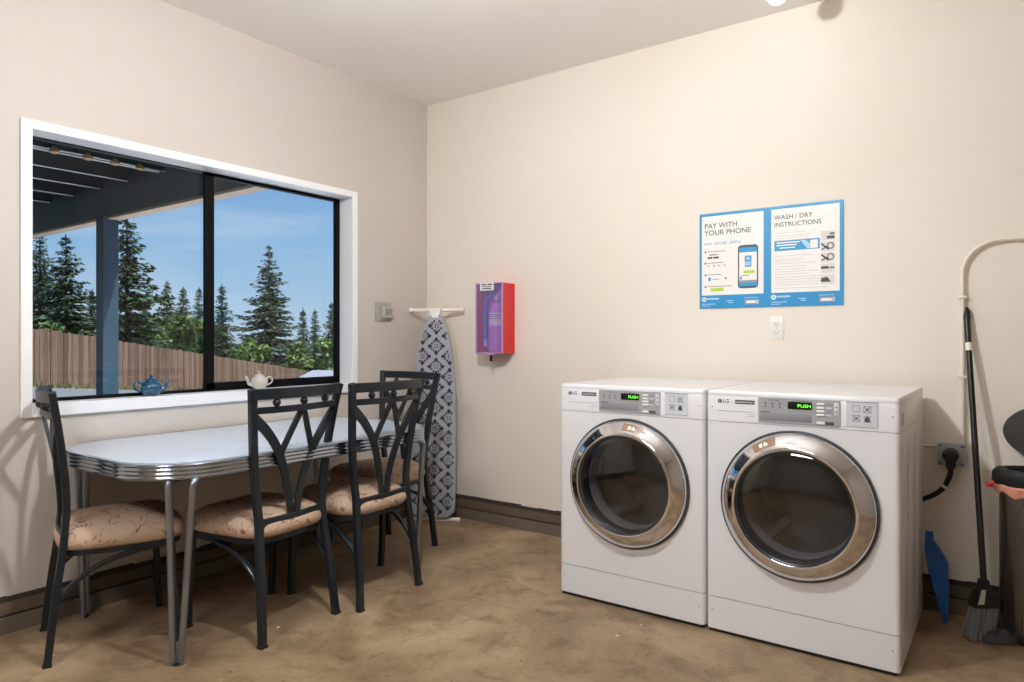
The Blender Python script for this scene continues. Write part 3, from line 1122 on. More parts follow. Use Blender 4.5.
    # footer band of each half (the square codes are left out)
    for off, par in ((0, t), (.508, t)):
        b = MB(); b.lathe([(.0005, yt), (.0125, yt), (.0125, yt + .001)], 'y', 20, (X(.036 + off), 0, Z(.905)), cap=True); e = b.build('footer_emblem', M['poster_white'], t)
        b = MB(); b.lathe([(.0085, yt - .0004), (.0095, yt - .0004), (.0095, yt)], 'y', 16, (X(.036 + off), 0, Z(.905))); b.box(X(.036 + off) - .006, X(.036 + off) + .006, yt - .0004, yt, Z(.91), Z(.90)); b.build('emblem_mark', M['blue_print'], e, smooth=False)
        lines('footer_text', [(.058 + off, .15 + off, .9, .018), (.02 + off, .125 + off, .955, .008), (.02 + off, .085 + off, .975, .007), (.205 + off, .255 + off, .925, .009), (.22 + off, .255 + off, .945, .009), (.335 + off, .435 + off, .9, .006)], M['pale_blue_print'], t)
        s = panel('machine_tag', .338 + off, .442 + off, .918, .968, M['ink_soft'], yt, t)
        lines('tag_code', [(.352 + off, .42 + off, .943, .026)], M['poster_white'], s, yt - .0005)
        panel('tag_key', .425 + off, .438 + off, .925, .962, M['pale_blue_print'], yt - .0004, s)


make_poster()


def make_outlet():
    t = empty('wall_outlet', (2.343, 0, 1.236), label='white double socket outlet on the back wall under the poster', cat='outlet')
    b = MB(); b.box(-.035, .035, -.007, 0, -.057, .057, .004); b.build('cover_plate', M['plastic_white'], t)
    for s in (-1, 1):
        b = MB(); b.prism(rrect(-.017, .017, s * .02 - .014, s * .02 + .014, .009, 4), -.0095, -.006, lambda x, z, y: (x, y, z)); f = b.build('socket', M['plastic_white'], t)
        b = MB(); b.box(-.0085, -.006, -.0102, -.009, s * .02 - .002, s * .02 + .008); b.box(.006, .0085, -.0102, -.009, s * .02 - .002, s * .02 + .006)
        b.lathe([(.0004, -.0102), (.0028, -.0102), (.0028, -.009)], 'y', 8, (0, 0, s * .02 - .008), cap=True); b.build('slot', M['ink'], f, smooth=False)
    MB().lathe([(.0004, -.008), (.003, -.0076), (.003, -.006)], 'y', 8, (0, 0, 0), cap=True).build('screw', M['plastic_grey'], t)


make_outlet()


def make_thermostat():
    t = empty('thermostat', (0, -.417, 1.357), label='grey thermostat on the window wall near the corner', cat='thermostat')
    b = MB(); b.box(0, .006, -.068, .068, -.062, .062, .003); b.build('back_plate', M['plastic_grey'], t)
    b = MB(); b.box(.006, .036, -.02, .062, -.038, .03, .005); h = b.build('housing', mat_cache('thermostat body', (188, 186, 180), .4), t)
    b = MB(); b.box(.0355, .037, -.008, .05, -.02, .02); b.build('dial_window', mat_cache('thermostat window', (150, 150, 146), .3), h, smooth=False)
    b = MB(); b.box(.01, .03, .062, .068, -.03, -.01, .002); b.build('lever', M['plastic_white'], h)
    b = MB(); 
    for k in range(4): b.box(.0362, .0375, -.012, .054, .024 - .003 * k - .001, .024 - .003 * k); 
    b.build('scale', M['ink_soft'], h, smooth=False)


make_thermostat()


def make_extinguisher_cabinet():
    x0, x1, z0, z1, dp = .543, .748, 1.096, 1.53, .128
    t = empty('extinguisher_cabinet', ((x0 + x1) / 2, 0, z0), label='red fire extinguisher cabinet with clear front on the back wall', cat='cabinet')
    w_, h_ = (x1 - x0) / 2, z1 - z0
    b = MB()
    e = .006
    b.box(-w_, w_, -.006, 0, 0, h_)
    b.box(-w_, -w_ + e, -dp, -.006, 0, h_); b.box(w_ - e, w_, -dp, -.006, 0, h_)
    b.box(-w_ + e, w_ - e, -dp, -.006, 0, e); b.box(-w_ + e, w_ - e, -dp, -.006, h_ - e, h_)
    b.build('cabinet_body', M['red'], t, smooth=False)
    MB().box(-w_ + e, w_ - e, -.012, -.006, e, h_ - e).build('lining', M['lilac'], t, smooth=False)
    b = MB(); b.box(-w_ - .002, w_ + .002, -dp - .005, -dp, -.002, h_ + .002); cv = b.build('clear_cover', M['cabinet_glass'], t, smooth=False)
    b = MB()
    b.box(-w_ - .003, -w_ + .004, -dp - .007, -dp, -.003, h_ + .003); b.box(w_ - .005, w_ + .003, -dp - .007, -dp, -.003, h_ + .003)
    b.box(-w_, w_, -dp - .007, -dp, h_ - .003, h_ + .003); b.box(-w_, w_, -dp - .007, -dp, -.003, .004)
    b.build('cover_frame', mat_cache('lilac frame', (190, 150, 196), .3), t, smooth=False)  # purple of the window reflection carried onto the frame
    b = MB(); b.box(-w_ + .035, -w_ + .14, -dp - .009, -dp - .005, h_ - .045, h_ + .004); lb = b.build('notice_label', M['poster_white'], t, smooth=False)
    b = MB()
    for k, (u0, u1) in enumerate(((.045, .085), (.095, .132))): b.box(-w_ + u0, -w_ + u1, -dp - .0096, -dp - .0085, h_ - .012, h_ - .004)
    b.box(-w_ + .05, -w_ + .125, -dp - .0096, -dp - .0085, h_ - .022, h_ - .018); b.box(-w_ + .05, -w_ + .125, -dp - .0096, -dp - .0085, h_ - .036, h_ - .029)
    b.build('label_print', M['ink'], lb, smooth=False)
    b = MB(); b.lathe([(.001, -.052), (.009, -.05), (.01, -.02), (.006, -.016), (.006, .0), (.001, .0)], seg=12, origin=(.005, -dp + .01, -.001)); b.build('break_hammer', M['rubber'], t)
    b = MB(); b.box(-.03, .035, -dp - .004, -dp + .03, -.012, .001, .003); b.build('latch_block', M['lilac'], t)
    # extinguisher inside
    e = empty('fire_extinguisher', ((x0 + x1) / 2 + .012, -.072, z0 + .006), label='fire extinguisher with blue hose standing inside the wall cabinet', cat='extinguisher')
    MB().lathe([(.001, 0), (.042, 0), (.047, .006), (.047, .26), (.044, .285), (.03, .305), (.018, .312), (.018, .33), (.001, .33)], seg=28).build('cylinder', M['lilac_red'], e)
    b = MB(); b.lathe([(.0478, .165), (.0478, .245)], seg=28); b.build('label_band', M['poster_white'], e, angle=60)
    b = MB(); b.use(M['ink_soft'])
    for k in range(3):
        b.lathe([(.0484, .205 + k * .012), (.0484, .211 + k * .012)], seg=28)
    b.build('label_print', None, e, angle=60)
    b = MB(); b.box(-.02, .02, -.014, .014, .325, .35, .003); b.bar([(0, 0, .352), (.03, -.01, .372), (.06, -.016, .402)], (0, 1, 0), .009, .004); b.bar([(0, 0, .345), (.03, -.01, .352), (.058, -.014, .36)], (0, 1, 0), .008, .003)
    b.build('valve_handle', mat_cache('pale alloy', (205, 205, 220), .35), e)
    b = MB(); b.tube(catmull([(-.01, -.012, .345), (-.035, -.02, .352), (-.062, -.022, .33), (-.068, -.022, .27), (-.07, -.022, .16), (-.07, -.022, .08)], 6), .011, 10); b.build('hose', M['hose'], e)
    MB().lathe([(.001, .035), (.011, .035), (.008, .085), (.001, .085)], seg=12, origin=(-.07, -.022, 0)).build('nozzle', mat_cache('pale nozzle', (190, 200, 225), .4), e)


make_extinguisher_cabinet()


# ------------------------------------------------------------------ ironing board
def make_ironing_board():
    t = empty('ironing_board', (.245, -.215, 0), label='folded ironing board in a grey medallion print cover, stood upright in the corner', cat='ironing board')
    # board plane leans back on the wall
    top = 1.335
    lean = math.atan2(.085, top)
    Mx = Matrix.Rotation(R(27), 4, 'Z') @ Matrix.Rotation(-lean, 4, 'X')
    prof = [(0.0, .142), (.035, .147), (.1, .15), (.55, .149), (.8, .145), (1.0, .126), (1.1, .110), (1.2, .086), (1.26, .066), (1.3, .045), (1.325, .024), (1.335, .004)]
    z0 = .035
    def hw(z): return interp(prof, z)
    out = []
    for k in range(13):      # rounded bottom corners
        pass
    L_, R_ = [], []
    n = 60
    for k in range(n + 1):
        z = (top - z0) * (1 - (1 - k / n) ** 1.6) if True else 0
        wd = hw(z)
        if z < .04: wd -= .04 - math.sqrt(max(0, .04 ** 2 - (.04 - z) ** 2))
        R_.append((wd, z + z0)); L_.append((-wd, z + z0))
    outl = R_ + L_[::-1]
    f = lambda x, z, y: tuple(Mx @ Vector((x, y, z)))
    b = MB(); b.prism(outl, .004, .014, f); b.build('board', M['plastic_grey'], t, angle=40)
    b = MB().use(M['board_grey'])
    rings = []
    cx, cz = 0, .7
    for s, y in ((1.0, .006), (1.006, -.002), (1.0, -.010), (.97, -.014), (.5, -.015), (.02, -.015)):
        rings.append([f(x * s, cz + (z - cz) * (1 + (s - 1) * .35) if s > .9 else cz + (z - cz) * s, y) for x, z in outl])
    b.loft(rings)
    # printed medallions, each petal clipped at the hem
    b.use(M['board_ink'])
    yi = -.0156
    def inside(x, z):
        zz = z - z0
        return .008 < zz < top - z0 - .008 and abs(x) < hw(zz) - .007 - (.03 if zz < .02 else 0)
    def leaf(cx, cz, ang, r0, r1, wd):
        pts = []
        for u, v in ((0, 0), (.3, .8), (.55, 1), (.8, .55), (1, 0), (.8, -.55), (.55, -1), (.3, -.8)):
            r = r0 + (r1 - r0) * u
            q = wd * v
            pts.append((cx + r * math.cos(ang) - q * math.sin(ang), cz + r * math.sin(ang) + q * math.cos(ang)))
        if all(inside(*p) for p in pts):
            vs = b.loop([f(x, z, yi) for x, z in pts]); b.face(vs)
    dx, dz = .092, .1335
    for i in range(-3, 4):
        for j in range(-1, 12):
            cx = i * dx + .012
            cz = .07 + j * dz + (dz / 2 if i % 2 else 0)
            for k in range(4):
                leaf(cx, cz, k * PI / 2, .026, .060, .0145)
                for q in (.52, 1.05):
                    leaf(cx, cz, k * PI / 2 + q, .024, .044, .0068)
                leaf(cx, cz, k * PI / 2 + PI / 4, .003, .020, .0042)
                leaf(cx, cz, k * PI / 2, .013, .021, .003)
    b.build('cover', None, t, angle=50, recalc=True)
    # leg frame behind and its two foot bars
    b = MB()
    g = lambda x, y, z: f(x, z, y)
    b.tube([g(-.18, .03, 1.378), g(.178, .03, 1.378)], .0125, 12)
    b.tube([g(-.186, .03, 1.378), g(-.166, .03, 1.378)], .015, 12); b.tube([g(.164, .03, 1.378), g(.184, .03, 1.378)], .015, 12)
    b.build('foot_bar', M['plastic_white'], t)
    b = MB(); b.prism([(-.04, 1.388), (.04, 1.388), (.035, 1.36), (.018, 1.325), (-.018, 1.325), (-.035, 1.36)], -.018, .022, f); b.build('foot_clip', M['plastic_white'], t)
    b = MB()
    for s in (-1, 1):
        b.tube([g(s * .03, .03, 1.385), g(s * .05, .03, .7), g(s * .12, .03, .1)], .009, 8)
    b.build('leg_frame', M['plastic_white'], t)
    b = MB(); b.tube([g(-.17, .03, .015), g(.17, .03, .015)], .014, 12); b.build('foot_bar', M['plastic_white'], t)
    b = MB(); b.tube([g(.15, .03, .0152), g(.178, .03, .0152)], .015, 12); b.build('foot_cap', M['plastic_white'], t)


make_ironing_board()


# ------------------------------------------------------------------ teapots on the sill
def make_teapot(name, m, loc, rz, s, label):
    t = empty(name, loc, rz, label=label, cat='teapot')
    b = MB()
    b.lathe([(x * s, z * s) for x, z in [(.001, .001), (.028, .0), (.032, .004), (.04, .014), (.048, .03), (.05, .044), (.046, .058), (.036, .07), (.026, .076), (.024, .078)]], seg=32)
    b.build('pot_body', m, t, angle=60)
    b = MB()
    b.lathe([(x * s, z * s) for x, z in [(.027, .077), (.026, .081), (.018, .087), (.008, .09), (.005, .093), (.0085, .098), (.008, .103), (.001, .106)]], seg=24)
    b.build('lid', m, t, angle=60)
    b = MB(); b.tube(catmull([(.042 * s, 0, .028 * s), (.06 * s, 0, .036 * s), (.068 * s, 0, .058 * s), (.076 * s, 0, .08 * s)], 6), [(.013 - .008 * k / 18) * s for k in range(19)], 12)
    b.build('spout', m, t)
    b = MB(); b.tube(catmull([(-.042 * s, 0, .062 * s), (-.06 * s, 0, .072 * s), (-.075 * s, 0, .06 * s), (-.072 * s, 0, .038 * s), (-.05 * s, 0, .024 * s), (-.044 * s, 0, .024 * s)], 6), .0045 * s, 10)
    b.build('handle', m, t)
    return t


make_teapot('teapot', M['blue_ceramic'], (-.045, -1.873, WZ0), R(72), .95, 'small dark blue glazed teapot on the window sill behind the table')
make_teapot('teapot', M['white_ceramic'], (-.045, -1.287, WZ0), R(72 + 180), .92, 'small cream glazed teapot on the sill by the sliding pane')


# ------------------------------------------------------------------ right corner: conduit, plug, broom, dustpan, bin
def make_conduit():
    b = MB()
    pts = [(3.116, -.022, .74), (3.116, -.022, 1.46)]
    for k in range(1, 9):
        a = R(180 - 90 * k / 8)
        pts.append((3.116 + .135 + .135 * math.cos(a), -.022, 1.46 + .135 * math.sin(a)))
    pts.append((4.6, -.022, 1.597))
    b.tube(pts, 0.0075, 10, ref=(0, 1, 0))
    t = b.build('conduit_pipe', M['paint_pipe'])
    tag(t, 'cream painted conduit pipe rising from the grey outlet box and bending right', 'pipe')
    b = MB()
    for z in (1.02, 1.36):
        b.box(3.1, 3.132, -.031, -.002, z - .006, z + .006, .002)
    b.build('pipe_strap', M['paint_pipe'], t)
    b = MB(); b.tube([(2.3, -.022, .715), (3.022, -.022, .715)], 0.0075, 10)
    tag(b.build('conduit_pipe', M['paint_pipe']), 'cream painted conduit pipe running level behind the dryers to the grey box', 'pipe')


make_conduit()


def make_power_box():
    t = empty('outlet_box', (3.076, 0, .688), label='grey metal outlet box with black plug on the wall right of the dryers', cat='outlet')
    b = MB(); b.box(-.047, .047, -.05, 0, -.044, .044, .004); b.build('box', M['box_grey'], t)
    b = MB(); b.box(-.051, .051, -.056, -.049, -.048, .048, .003); cv = b.build('cover', mat_cache('cover grey', (150, 156, 164), .4), t)
    for x in (-.04, .04):
        for z in (-.038, .038):
            MB().lathe([(.0005, -.0595), (.005, -.0585), (.005, -.055)], 'y', 10, (x, 0, z), cap=True).build('screw', M['ink'], cv)
    p = empty('power_cord', (3.076, -.056, .69), label='black dryer power cord plugged into the grey outlet box', cat='cord')
    b = MB(); b.lathe([(.001, -.052), (.023, -.05), (.029, -.042), (.031, -.02), (.03, -.001), (.001, -.001)], 'y', 24); b.box(-.017, .017, -.05, -.008, -.055, -.01, .006); b.build('plug', M['rubber'], p)
    b = MB(); b.tube(catmull([(0, -.03, -.045), (-.004, -.03, -.09), (-.03, -.028, -.145), (-.075, -.02, -.185), (-.14, 0, -.215), (-.25, .03, -.23)], 6), .0105, 10); c = b.build('cable', M['rubber'], p)
    MB().tube([(-.02, -.0285, -.128), (-.026, -.0285, -.138)], .0115, 10).build('cable_tag', M['plastic_white'], c)


make_power_box()


def make_broom():
    base = Vector((3.196, -.245, 0))
    t = empty('broom', base, label='black handled angle broom leaning on the wall between dryers and bin', cat='broom')
    a = Vector((.002, .0, .21)); tip = Vector((3.128, -.014, 1.316)) - base
    b = MB(); b.tube([a, a.lerp(tip, .97)], .0115, 12); h = b.build('handle', M['broom_black'], t)
    b = MB(); b.tube([a.lerp(tip, .955), a.lerp(tip, .985), tip], [.0135, .0135, .008], 12); b.build('hang_cap', M['rubber'], h)
    b = MB(); b.tube([a.lerp(tip, .835), a.lerp(tip, .865)], .0119, 12); b.build('handle_sticker', M['plastic_white'], h)
    # cap and bristle block run along the view-right direction
    u = Vector((.81, .586, 0)); v = Vector((-.586, .81, 0))
    def sec(cx, z, wl, wr, th):
        return [Vector((0, 0, z)) + u * (cx + a_) + v * b_ for a_, b_ in ((-wl, -th), (wr, -th), (wr + .004, 0), (wr, th), (-wl, th), (-wl - .004, 0))]
    b = MB()
    b.loft([sec(0, .235, .014, .014, .013), sec(0, .205, .018, .018, .016), sec(-.002, .19, .024, .034, .02), sec(-.002, .16, .036, .05, .024), sec(-.004, .13, .042, .054, .025)])
    b.build('broom_head', M['rubber'], t, angle=30)
    b = MB(); b.loft([sec(-.016, .2, .004, .012, .0215), sec(-.03, .145, .008, .016, .0262)]); b.build('head_insert', mat_cache('pale grey plastic', (180, 178, 172), .5), t)
    random.seed(8)
    b = MB()
    for k in range(150):
        s = random.uniform(-1, 1); q = random.uniform(-1, 1)
        p0 = Vector((0, 0, .134)) + u * (s * .044 + .004) + v * (q * .019)
        lz = .003 + random.uniform(0, .006) + (.035 * max(0, s)) * .4
        p1 = Vector((0, 0, lz)) + u * (s * .038 - .028 + random.uniform(-.004, .004)) + v * (q * .034 + random.uniform(-.004, .004))
        b.tube([p0, p0.lerp(p1, .5) + u * s * .004, p1], [.0045, .004, .003], 4)
    b.build('bristles', M['broom_grey'], t)


make_broom()


def make_dustpan():
    t = empty('dustpan', (3.071, -.15, 0), label='blue plastic dustpan standing in the gap beside the right dryer near the wall', cat='dustpan')
    Mx = Matrix.Rotation(R(-4), 4, 'X')
    def f(x, y, z): return tuple(Mx @ Vector((x, y, z)))
    pl = [(-.012, .0), (-.002, .008), (.004, .12), (.0, .25), (-.03, .305), (-.06, .345), (-.082, .352), (-.084, .30), (-.072, .22), (-.045, .12)]
    b = MB(); b.loft([[f(x, 0, z) for x, z in pl], [f(x, .004, z) for x, z in pl]])
    for (p, q) in zip(pl, pl[1:] + pl[:1]):
        d = (Vector(q) - Vector(p)).normalized()
        nr = Vector((d.y, -d.x)) * .003
        dep = .026
        b.loft([[f(p[0], -dep, p[1]), f(q[0], -dep, q[1]), f(q[0], .002, q[1]), f(p[0], .002, p[1])], [f(p[0] - nr.x, -dep, p[1] - nr.y), f(q[0] - nr.x, -dep, q[1] - nr.y), f(q[0] - nr.x, .002, q[1] - nr.y), f(p[0] - nr.x, .002, p[1] - nr.y)]])
    b.build('scoop', M['dustpan'], t, angle=30)
    b = MB(); b.bar([f(-.066, -.006, .335), f(-.068, -.006, .352), f(-.069, -.006, .368)], (1, 0, 0), .014, .006); b.build('handle', M['dustpan'], t)


make_dustpan()


def make_bin():
    c = (3.428, -.148)
    SY = .105 / .185
    t = empty('trash_can', (c[0], c[1], 0), label='oval brushed steel step trash can with its lid up at the right edge', cat='trash can')
    MB().lathe([(.001, .0), (.186, .0), (.190, .006), (.190, .034), (.185, .04), (.001, .04)], seg=48, sy=SY).build('base_ring', M['rubber'], t)
    MB().lathe([(.184, .036), (.184, .60)], seg=64, sy=SY).build('body', M['stainless'], t)
    b = MB(); b.use(M['rubber']).lathe([(.186, .605), (.203, .607), (.208, .62), (.207, .652), (.194, .668), (.176, .67), (.160, .662), (.155, .64), (.156, .3)], seg=64, sy=SY + .02)
    b.lathe([(.156, .3), (.001, .3)], seg=64, sy=SY + .02)
    b.build('rim', None, t, angle=50)
    b = MB()
    rings = [[], [], []]
    for k in range(80):
        a = 2 * PI * k / 80
        j = .004 * math.sin(9 * a) + .003 * math.sin(17 * a + 1)
        ca, sa = math.cos(a), math.sin(a) * .62
        rings[0].append((.19 * ca, .19 * sa, .612)); rings[1].append(((.208 + j) * ca, (.208 + j) * sa, .602 + j)); rings[2].append(((.196 + j * 1.6) * ca, (.196 + j * 1.6) * sa, .572 + 2 * j))
    b.loft(rings, cap=False)
    lin_ = b.build('bag_cuff', M['liner'], t, angle=60)
    b = MB(); b.tube([(-.20, -.03, .612), (-.214, -.035, .606), (-.22, -.03, .598), (-.208, -.012, .592)], [.006, .011, .010, .005], 10); b.build('bag_knot', M['liner_edge'], lin_)
    # lid: flat oval dish hinged at the back and tipped up against the wall
    Ml = Matrix.Translation((0, .098, .69)) @ Matrix.Rotation(R(82), 4, 'X')
    b = MB()
    rings = []
    for r, h in ((.001, .0), (.15, .0), (.168, .004), (.172, .010), (.168, .018), (.12, .024), (.001, .026)):
        rings.append([tuple(Ml @ Vector((r * math.cos(2 * PI * k / 56), r * .66 * math.sin(2 * PI * k / 56) + .116, h))) for k in range(56)])
    b.loft(rings); b.build('lid', M['lid'], t, angle=50)
    b = MB(); b.box(-.04, .04, .095, .118, .60, .70, .004); b.build('hinge', M['rubber'], t)
    b = MB(); b.box(-.045, .045, -.15, -.095, .008, .02, .004); b.build('pedal', M['rubber'], t)


make_bin()

# crumpled rag on the floor by the bin
random.seed(11)
b = MB()
n, m_ = 26, 18
g = []
for i in range(n + 1):
    row = []
    for j in range(m_ + 1):
        u, v = i / n * 2 - 1, j / m_ * 2 - 1
        r = max(abs(u), abs(v))
        k = math.sqrt(max(0, 1 - min(1, (u * u + v * v) / 1.5)))
        z = .006 + .058 * k * (.55 + .9 * abs(noise.noise((u * 2.3, v * 2.3, 3.1)))) * (1 if r < .97 else 0)
        row.append(b.bm.verts.new((u * .06 + .015 * noise.noise((v * 2, u, 7)), v * .04 + .015 * noise.noise((u * 2, v, 2)), z)))
    g.append(row)
for i in range(n):
    for j in range(m_):
        b.face((g[i][j], g[i + 1][j], g[i + 1][j + 1], g[i][j + 1]))
bmesh.ops.solidify(b.bm, geom=b.bm.faces[:], thickness=.004)
o = b.build('rag', M['rag'], angle=80)
o.location = (3.235, -.24, .0)
o.rotation_euler = (0, 0, R(30))
tag(o, 'crumpled dark grey rag on the floor between broom and trash can', 'rag')

# ------------------------------------------------------------------ outside: porch, ground, fence, trees
DV = Vector((-math.sin(R(35.9)), math.cos(R(35.9)), 0))
RV = Vector((math.cos(R(35.9)), math.sin(R(35.9)), 0))


def at(px, depth, py=339.5):
    """the place at this depth that the photo shows at (px, py)"""
    return CAM + DV * depth + RV * ((px - 512) / FOC * depth) + Vector((0, 0, -(py - 339.5) / FOC * depth))


A_, B_ = at(50, 22, 386.5), at(308, 56, 393)
# ground plane through the fence foot and the house foot
P0 = Vector((-1.0, -1.0, -.10))
nrm = (A_ - P0).cross(B_ - P0)
if nrm.z < 0: nrm.negate()
def gz(x, y): return P0.z - (nrm.x * (x - P0.x) + nrm.y * (y - P0.y)) / nrm.z


b = MB()
v = [(-.165, -14, 0), (-.165, 60, 0), (-110, 160, 0), (-160, 20, 0), (-60, -14, 0)]
vs = b.loop([(x, y, gz(x, y) - .02) for x, y, z in v])
b.face(vs)
lo = b.loop([(x, y, gz(x, y) - .3) for x, y, z in v]); b.bridge(vs, lo)
tag(b.build('ground', M['grass'], smooth=False), kind='structure')
b = MB()
v = [(-.17, -6), (-.17, 5), (-4.2, 5), (-4.2, -6)]
hi = b.loop([(x, y, gz(x, y) + .05) for x, y in v]); lo = b.loop([(x, y, gz(x, y) - .15) for x, y in v])
b.face(hi); b.bridge(hi, lo); b.face(lo)
tag(b.build('patio_slab', M['concrete'], smooth=False), kind='structure')
# far meadow beyond the fence, one sheet a little above the ground
fd = (B_ - A_).normalized(); fn = Vector((-fd.y, fd.x, 0)).normalized()
if fn.dot(A_ - CAM) < 0: fn.negate()
b = MB()
v = [A_ - fd * 25 + fn * .2, B_ + fd * 60 + fn * .2, B_ + fd * 60 + fn * 60, A_ - fd * 25 + fn * 60]
hi = b.loop([(p.x, p.y, gz(p.x, p.y) + .03) for p in v]); lo = b.loop([(p.x, p.y, gz(p.x, p.y) - .1) for p in v])
b.face(hi); b.bridge(hi, lo)
tag(b.build('meadow', M['grass'], smooth=False), kind='structure')

# grey driveway reaching to the grass strip at the fence foot
b = MB()
v = [(-.17, -13), (-.17, 9), *[(q.x, q.y) for q in (A_ + fd * 16 - fn * .8, A_ + fd * .5 - fn * .8, A_ - fd * 8 - fn * .8)], (-20, -13)]
hi = b.loop([(x, y, gz(x, y) + .02) for x, y in v]); lo = b.loop([(x, y, gz(x, y) - .2) for x, y in v])
b.face(hi); b.bridge(hi, lo)
tag(b.build('driveway', M['asphalt'], smooth=False), kind='structure')


def make_porch():
    yb = -.85
    t = empty('porch_roof', (-2.85, yb + .02, 0), label='dark teal timber porch roof on a post outside the window', cat='porch')
    o = Vector((2.85, -(yb + .02), 0))
    def bx(b, x0, x1, y0, y1, z0, z1): b.box(x0 + o.x, x1 + o.x, y0 + o.y, y1 + o.y, z0, z1, .004)
    b = MB(); bx(b, -2.915, -2.79, yb - .04, yb + .085, gz(-2.85, yb) + .05, 2.2); b.build('post', M['teal'], t, smooth=False)
    b = MB(); bx(b, -6.5, -.17, yb, yb + .09, 2.2, 2.72); b.build('beam', M['teal'], t, smooth=False)
    b = MB(); bx(b, -6.5, -.17, yb - .004, yb + .1, 2.178, 2.2); b.build('beam_edge', M['edge_wood'], t, smooth=False)
    for x in (-.47, -.96, -1.45, -1.94, -2.43, -2.9, -3.4, -3.9, -4.4, -4.9, -5.4, -5.9):
        b = MB(); bx(b, x - .02, x + .02, -6.2, yb, 2.44, 2.64)
        j = b.build('joist', M['teal_deck'], t, smooth=False)
        b = MB(); bx(b, x + .010, x + .0215, -6.2, yb - .02, 2.433, 2.4405); b.build('joist_edge', M['cord'], j, smooth=False)  # pale strip painted for the light caught along the joist
    b = MB(); bx(b, -6.5, -.17, -6.2, yb + .3, 2.64, 2.7); b.build('deck', M['teal_deck'], t, smooth=False)
    b = MB(); bx(b, -6.5, -6.38, -6.1, -5.98, gz(-6.4, -6) + .0, 2.44); bx(b, -.3, -.18, -6.1, -5.98, gz(-.2, -6) + .05, 2.44); b.build('rear_post', M['teal'], t, smooth=False)


make_porch()


def make_string_light():
    t = empty('string_light', (-1.9, -1.5, 2.45), label='string of small amber bulbs hung under the porch joist', cat='string light')
    p0, p1 = Vector((0, -2.6, 0)), Vector((0, .62, 0))
    b = MB(); b.tube([p0.lerp(p1, k / 12) - Vector((0, 0, .012 * math.sin(PI * ((k * .9) % 1)))) for k in range(13)], .006, 6); b.build('wire', M['cord'], t)
    for px in (54, 88, 115, 140):
        # where the photo shows this bulb, along the wire
        r = DV + RV * ((px - 512) / FOC)
        s = (-1.9 - CAM.x) / r.x
        y = CAM.y + r.y * s + 1.5
        b = MB(); b.lathe([(.001, -.030), (.02, -.028), (.030, -.020), (.032, -.006), (.026, .006), (.014, .010), (.014, .018), (.001, .018)], seg=14, origin=(0, y, 0)); b.build('bulb', M['bulb_amber'], t)


make_string_light()


def make_fence(name, P, Q, hgt, seed, label):
    random.seed(seed)
    t = empty(name, (P.x, P.y, P.z), label=label, cat='fence')
    d = Vector((Q.x - P.x, Q.y - P.y, 0)); Ln = d.length; d.normalize()
    n_ = Vector((-d.y, d.x, 0))
    if n_.dot(CAM - P) < 0: n_.negate()
    dz = (Q.z - P.z) / Ln
    b = MB()
    s = 0.0
    while s < Ln:
        w_ = .135 + random.uniform(-.01, .012)
        h = hgt + random.uniform(-.02, .025)
        p = d * s + Vector((0, 0, dz * s)); q = d * (s + w_ - .008) + Vector((0, 0, dz * (s + w_)))
        j = n_ * random.uniform(.0, .012)
        tk = n_ * .018
        up = Vector((0, 0, h))
        a_ = [p + j, q + j, q + j + tk, p + j + tk]
        b.loft([a_, [x + up for x in a_]])
        s += w_
    b.build('board_panel', M['fence'], t, smooth=False)
    k = 0
    s = 0.0
    while s < Ln + .1:
        p = d * s + Vector((0, 0, dz * s)) - n_ * .06
        b = MB(); b.box(p.x - .05, p.x + .05, p.y - .05, p.y + .05, p.z - .05, p.z + hgt - .05); b.build('post', M['fence'], t, smooth=False)
        s += 2.6
    for z in (.35, hgt - .35):
        b = MB(); p = Vector((0, 0, z)) - n_ * .03; b.bar([p, p + d * Ln + Vector((0, 0, dz * Ln))], (0, 0, 1), .045, .019); b.build('rail', M['fence'], t, smooth=False)
    return t


C_ = at(-8, 20.5, 389)
make_fence('board_fence', A_ + Vector((0, 0, -.02)), B_, 1.8, 1, 'long weathered board fence running downhill to the right beyond the window')
make_fence('board_fence', A_ + Vector((0, 0, -.02)) + (C_ - A_).normalized() * .07, C_, 1.82, 2, 'short end of weathered board fence at the left of the window view')

# grass and weeds at the foot of the fence
random.seed(21)
b = MB()
for k in range(1500):
    if random.random() < .6:
        s = random.random() ** 1.3 * 16; p = A_ + fd * s - fn * random.uniform(.1, .7)
    else:
        dd = (C_ - A_).normalized(); s = random.random() * 5; p = A_ + dd * s - fn * random.uniform(.1, .6)
    h = random.uniform(.05, .22); a = random.uniform(0, PI); w_ = random.uniform(.012, .03)
    z = gz(p.x, p.y)
    u = Vector((math.cos(a), math.sin(a), 0)) * w_
    base = Vector((p.x, p.y, z - .02)); tip = base + Vector((random.uniform(-.06, .06), random.uniform(-.06, .06), h))
    vs = b.loop([base - u, base + u, tip]); b.face(vs)
tag(b.build('weeds', M['grass'], smooth=False, recalc=False), 'rough yellow green grass along the foot of the fence', 'grass', kind='stuff')


